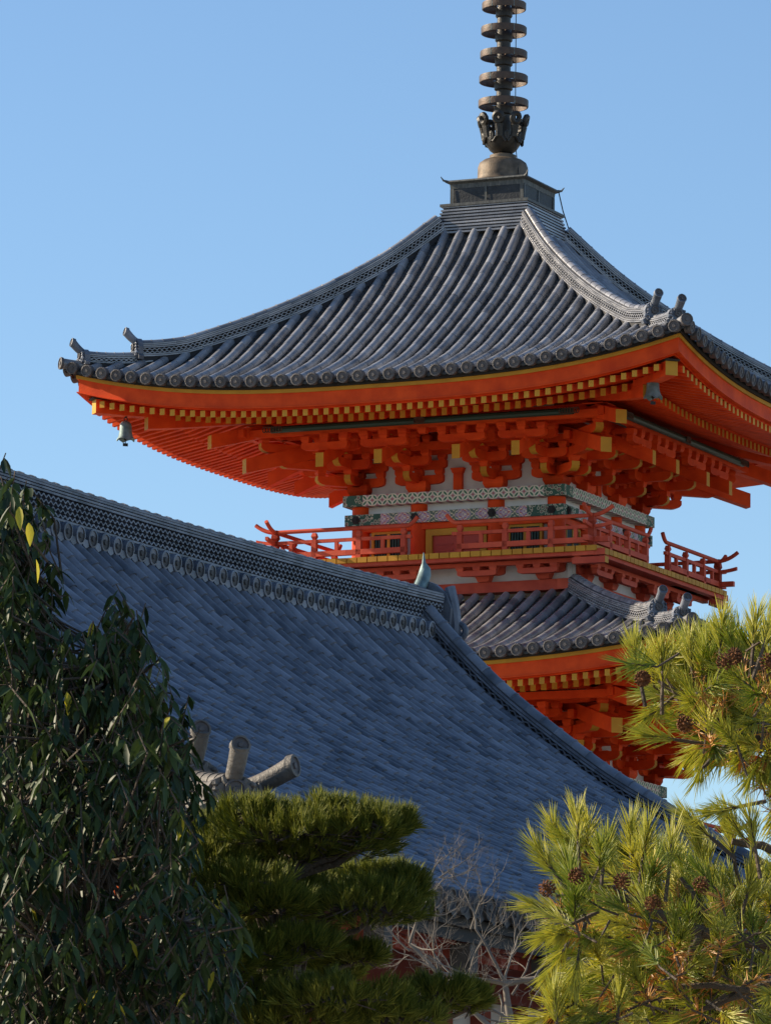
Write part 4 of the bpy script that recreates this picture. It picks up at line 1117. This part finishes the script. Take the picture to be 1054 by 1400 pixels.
# --- tall light pine, right (about 15 m away)
D=15.0
pineR=thing('red_pine','sunlit yellow green long needled pine with brown cones at the right edge','pine tree'); pineR.location=(P(1180,1400,D).x,D+.4,0); TL=pineR.location.copy()
bm=MB(); nm=MB()
limb(bm,(0,0,0),(0,0,2.3),.13,.10,.03); limb(bm,(0,0,2.3),(-.02,0,4.6),.10,.04,.04)
def pR(px,py,dd=0): return P(px,py,D+dd)-TL
br=[]
for a,b_,ra in (((1180,1300),(960,1275),.035),((960,1275),(870,1230),.018),((870,1230),(760,1225),.010),((960,1275),(900,1370),.012),((1180,1180),(1000,1150),.02),((1180,1050),(990,1000),.025),((990,1000),(900,930),.012),((1000,1010),(960,1050),.01),((1180,1000),(1010,900),.018),((990,1275),(930,1200),.012),((1100,1330),(960,1380),.015),((1170,1320),(800,1375),.012)):
    br.append(limb(bm,pR(*a),pR(*b_),ra,ra*.45,.10,8))
polyU=[(880,905),(905,900),(940,905),(970,885),(1000,875),(1030,870),(1075,850),(1080,1170),(1050,1080),(1025,1050),(1000,1030),(965,1025),(945,1020),(930,985),(915,965),(900,940)]
polyL=[(768,1195),(780,1180),(785,1150),(805,1150),(830,1175),(850,1165),(880,1165),(905,1185),(935,1185),(965,1190),(990,1205),(1020,1225),(1080,1190),(1080,1420),(800,1420),(830,1370),(800,1340),(795,1305),(772,1275),(765,1230)]
tufts=[]
def fill(poly,n,x0,x1,y0,y1,md):
    pts=[];tr=0
    while len(pts)<n and tr<20000:
        tr+=1; x=random.uniform(x0,x1); y=random.uniform(y0,y1)
        if not inpoly(x,y,poly): continue
        if any((x-a)**2+(y-b)**2<md*md for a,b in pts): continue
        pts.append((x,y))
    return pts
for x,y in fill(polyU,95,850,1085,825,1200,17): tufts.append((x,y,random.uniform(-.35,.45),'u'))
for x,y in fill(polyU,60,850,1085,825,1200,20): tufts.append((x,y,random.uniform(-.1,.8),'u'))
for x,y in fill(polyL,150,700,1085,1100,1420,18): tufts.append((x,y,random.uniform(-.45,.45),'l'))
for x,y in fill(polyL,100,700,1085,1100,1420,20): tufts.append((x,y,random.uniform(.1,.9),'l'))
for x,y in fill([(735,1385),(780,1370),(830,1375),(870,1420),(735,1420)],10,735,870,1370,1420,16): tufts.append((x,y,-.2,'l'))
tips=[(872,915,-.2,.95),(985,880,.05,1),(1030,875,.1,1),(945,910,-.1,.9),(905,925,0,.9),(915,1010,-.9,.1),(905,965,-.6,-.5),(965,1030,-.3,-.9),(965,1140,-.7,.6),(1000,1160,-.2,.9),
      (752,1185,-.6,.8),(790,1150,-.05,1),(768,1160,-.4,.9),(862,1160,0,1),(880,1165,.15,1),(915,1180,.1,1),(825,1180,.1,.9),(758,1245,-.9,.2),(772,1268,-.8,-.4),(770,1300,-.5,-.8),(790,1310,-.2,-1),(1020,1225,.2,.9),(760,1390,-.1,1),(845,1380,.1,1),(1045,880,.3,.9),(1012,1140,-.6,.8),(1030,1150,-.2,1),(1000,1105,-.8,-.2),(960,1175,-.3,.9)]
col=0
for x,y,dx,dy in tips:
    b_=pR(x,y,random.uniform(-.3,.1)); ax=Vector((dx,random.uniform(-.35,.1),dy))
    bm.tube([b_-ax.normalized()*.10,b_+ax.normalized()*.05],[.006,.004],5,0)
    tuft(nm,b_-ax.normalized()*.02,ax,.085,95,.55,0,.085,thick=.0012,color=.62)
for x,y,dd,w in tufts:
    b_=pR(x,y,dd)
    if w=='u': c=Vector((-.25+(x-970)/300,random.uniform(-.7,.2),.35-(y-930)/260))
    else: c=Vector((-.25+(x-900)/400,random.uniform(-.7,.2),.75-(y-1230)/200))
    ax=(c.normalized()+rand_dir()*.75).normalized()
    bm.tube([b_-ax*.10+rand_dir()*.03,b_-ax*.03+rand_dir()*.008,b_+ax*.04],[.0036,.003,.0022],5,0)
    cc=random.uniform(.15,.85)
    tuft(nm,b_-ax*.03,ax,.08,random.randint(50,85),.62,0,random.uniform(.07,.095),thick=.0013,droop=.10,color=cc)
    if random.random()<.45: tuft(nm,b_-ax*.07,ax,.03,22,1.2,1,.06,thick=.0013,droop=.3)
nm.build('crown',[M['needlel'],M['needleold']],pineR); 
bm.build('trunk',[M['bark']],pineR,smooth=True,angle=60)
def cone_mesh():
    m=MB()
    for k in range(46):
        t=k/46; a=k*2.399; r_=.020*math.sin(math.pi*(.12+.82*t))**.8+.003; z_=-.024+.05*t
        c=Vector((r_*math.cos(a),r_*math.sin(a),z_)); o=Vector((math.cos(a),math.sin(a),.35)); s=Vector((-math.sin(a),math.cos(a),0)); u=o.cross(s)
        vs=[c*.4+Vector((0,0,z_*.6)),c+s*.0055,c+o*.008+u*.002,c-s*.0055,c+o*.004-u*.004]
        m.add(vs,[(0,1,2),(0,2,3),(1,4,2),(4,3,2),(0,4,1),(0,3,4)],0)
    m.lathe([(0,-.02),(.009,-.01),(.010,.01),(0,.026)],8,(0,0,0),0); return m
cmm=cone_mesh().mesh('pine_cone',[M['cone']])
for x,y,dd in ((788,1198,-.55),(748,1215,-.55),(850,1205,-.6),(958,1210,-.55),(878,928,-.5),(990,905,-.55),(1003,897,-.5),(936,990,-.5),(1050,905,-.55),(892,1235,-.5)):
    o=inst('pine_cone',cmm,pineR,pR(x,y,dd)); o.rotation_euler=(random.uniform(-1,1),random.uniform(-1,1),random.uniform(0,6)); o.scale=(.78,)*3

# --- leafless tree between the pines (about 34 m away)
D=34.0
bare=thing('bare_tree','leafless tree with pale tangled twigs between the two pines','tree'); bare.location=(P(700,1500,D).x,D,0); TL=bare.location.copy()
bm=MB()
def grow(p,d,L,r_,lvl):
    n=5; pts=[p]; rd=[r_]
    for i in range(n):
        d=(d+rand_dir()*.26+Vector((0,0,.05))).normalized(); p=p+d*(L/n); pts.append(p); rd.append(r_*(1-.5*(i+1)/n))
        if lvl>0 and i>0 and random.random()<.85:
            sd=(d+rand_dir()*.95); sd.y*=.6; grow(p,sd.normalized(),L*random.uniform(.42,.70),rd[-1]*.7,lvl-1)
    bm.tube(pts,rd,5 if lvl<2 else 7,0,rnd=random.random())
    if lvl>0: grow(p,(d+rand_dir()*.4).normalized(),L*.6,rd[-1]*.9,lvl-1)
root=Vector((0,0,0)); tk=P(705,1440,D)-TL
limb(bm,root,tk,.09,.045,.03)
for (a,b_,r_) in (((705,1440),(690,1345),.030),((690,1345),(760,1335),.022),((760,1335),(845,1292),.018),((690,1345),(600,1330),.014),((705,1440),(560,1290),.018),((560,1290),(585,1220),.010),((690,1345),(650,1270),.012)):
    limb(bm,P(*a,D)-TL,P(*b_,D)-TL,r_,r_*.6,.06,6)
for (x,y,dx,dz,L,lv,r_) in ((585,1220,.3,1,.42,3,.010),(600,1200,.6,.5,.35,3,.008),(560,1290,-.1,1,.4,3,.010),(570,1250,.7,.7,.45,3,.010),(600,1330,-.3,1,.5,3,.012),(650,1270,.1,1,.42,3,.012),(690,1345,.1,1,.5,3,.014),(730,1340,.2,1,.48,3,.012),(790,1318,.0,1,.42,3,.011),(820,1300,-.4,1,.4,3,.010),(640,1338,.4,.9,.5,3,.012),(620,1335,-.7,.3,.5,3,.012),(705,1400,-.6,.6,.5,3,.014),(760,1335,-.6,-.3,.45,3,.010),(845,1292,.4,.3,.3,2,.009),(560,1300,-.8,.4,.35,2,.010),(720,1345,.8,-.5,.4,2,.010),(700,1360,.5,.8,.5,3,.013)):
    grow(P(x,y,D+random.uniform(-.3,.3))-TL,Vector((dx,random.uniform(-.3,.3),dz)).normalized(),L*.6,r_*.62,lv)
    grow(P(x+random.uniform(-20,20),y,D+random.uniform(-.3,.3))-TL,Vector((dx+random.uniform(-.8,.8),random.uniform(-.3,.3),dz*random.uniform(-.3,1))).normalized(),L*.6,r_*.55,lv)
bm.build('trunk',[M['twig']],bare,smooth=True,angle=60)

# --- maple scraps glimpsed low on the left, behind the leaves
D=30.0
mp=thing('maple_bush','low maple bush with scattered red and orange leaves behind the evergreen','bush'); mp.location=(P(130,1400,D).x,D,0); TL=mp.location.copy()
lm=MB(); bm=MB()
for k in range(60):
    x,y=random.uniform(0,380),random.uniform(1180,1400)
    p=P(x,y,D+random.uniform(-.3,.3))-TL
    if k%6==0: limb(bm,Vector((0,0,.0)),p,.02,.005,.1,6)
    for j in range(5): leaf(lm,p+rand_dir()*.06,rand_dir(),.06,.03,1 if random.random()<.35 else 0,.2)
lm.build('crown',[M['leafred'],M['leafyellow']],mp,smooth=True); bm.build('trunk',[M['bark']],mp)

# ground
m=MB(); g=3000
m.add([(-g,-g,0),(g,-g,0),(g,g,0),(-g,g,0)],[(0,1,2,3)],0,.5)
go=m.build('ground',[M['ground']]); go['kind']='structure'; go['label']='pale gravel temple grounds reaching to the horizon'
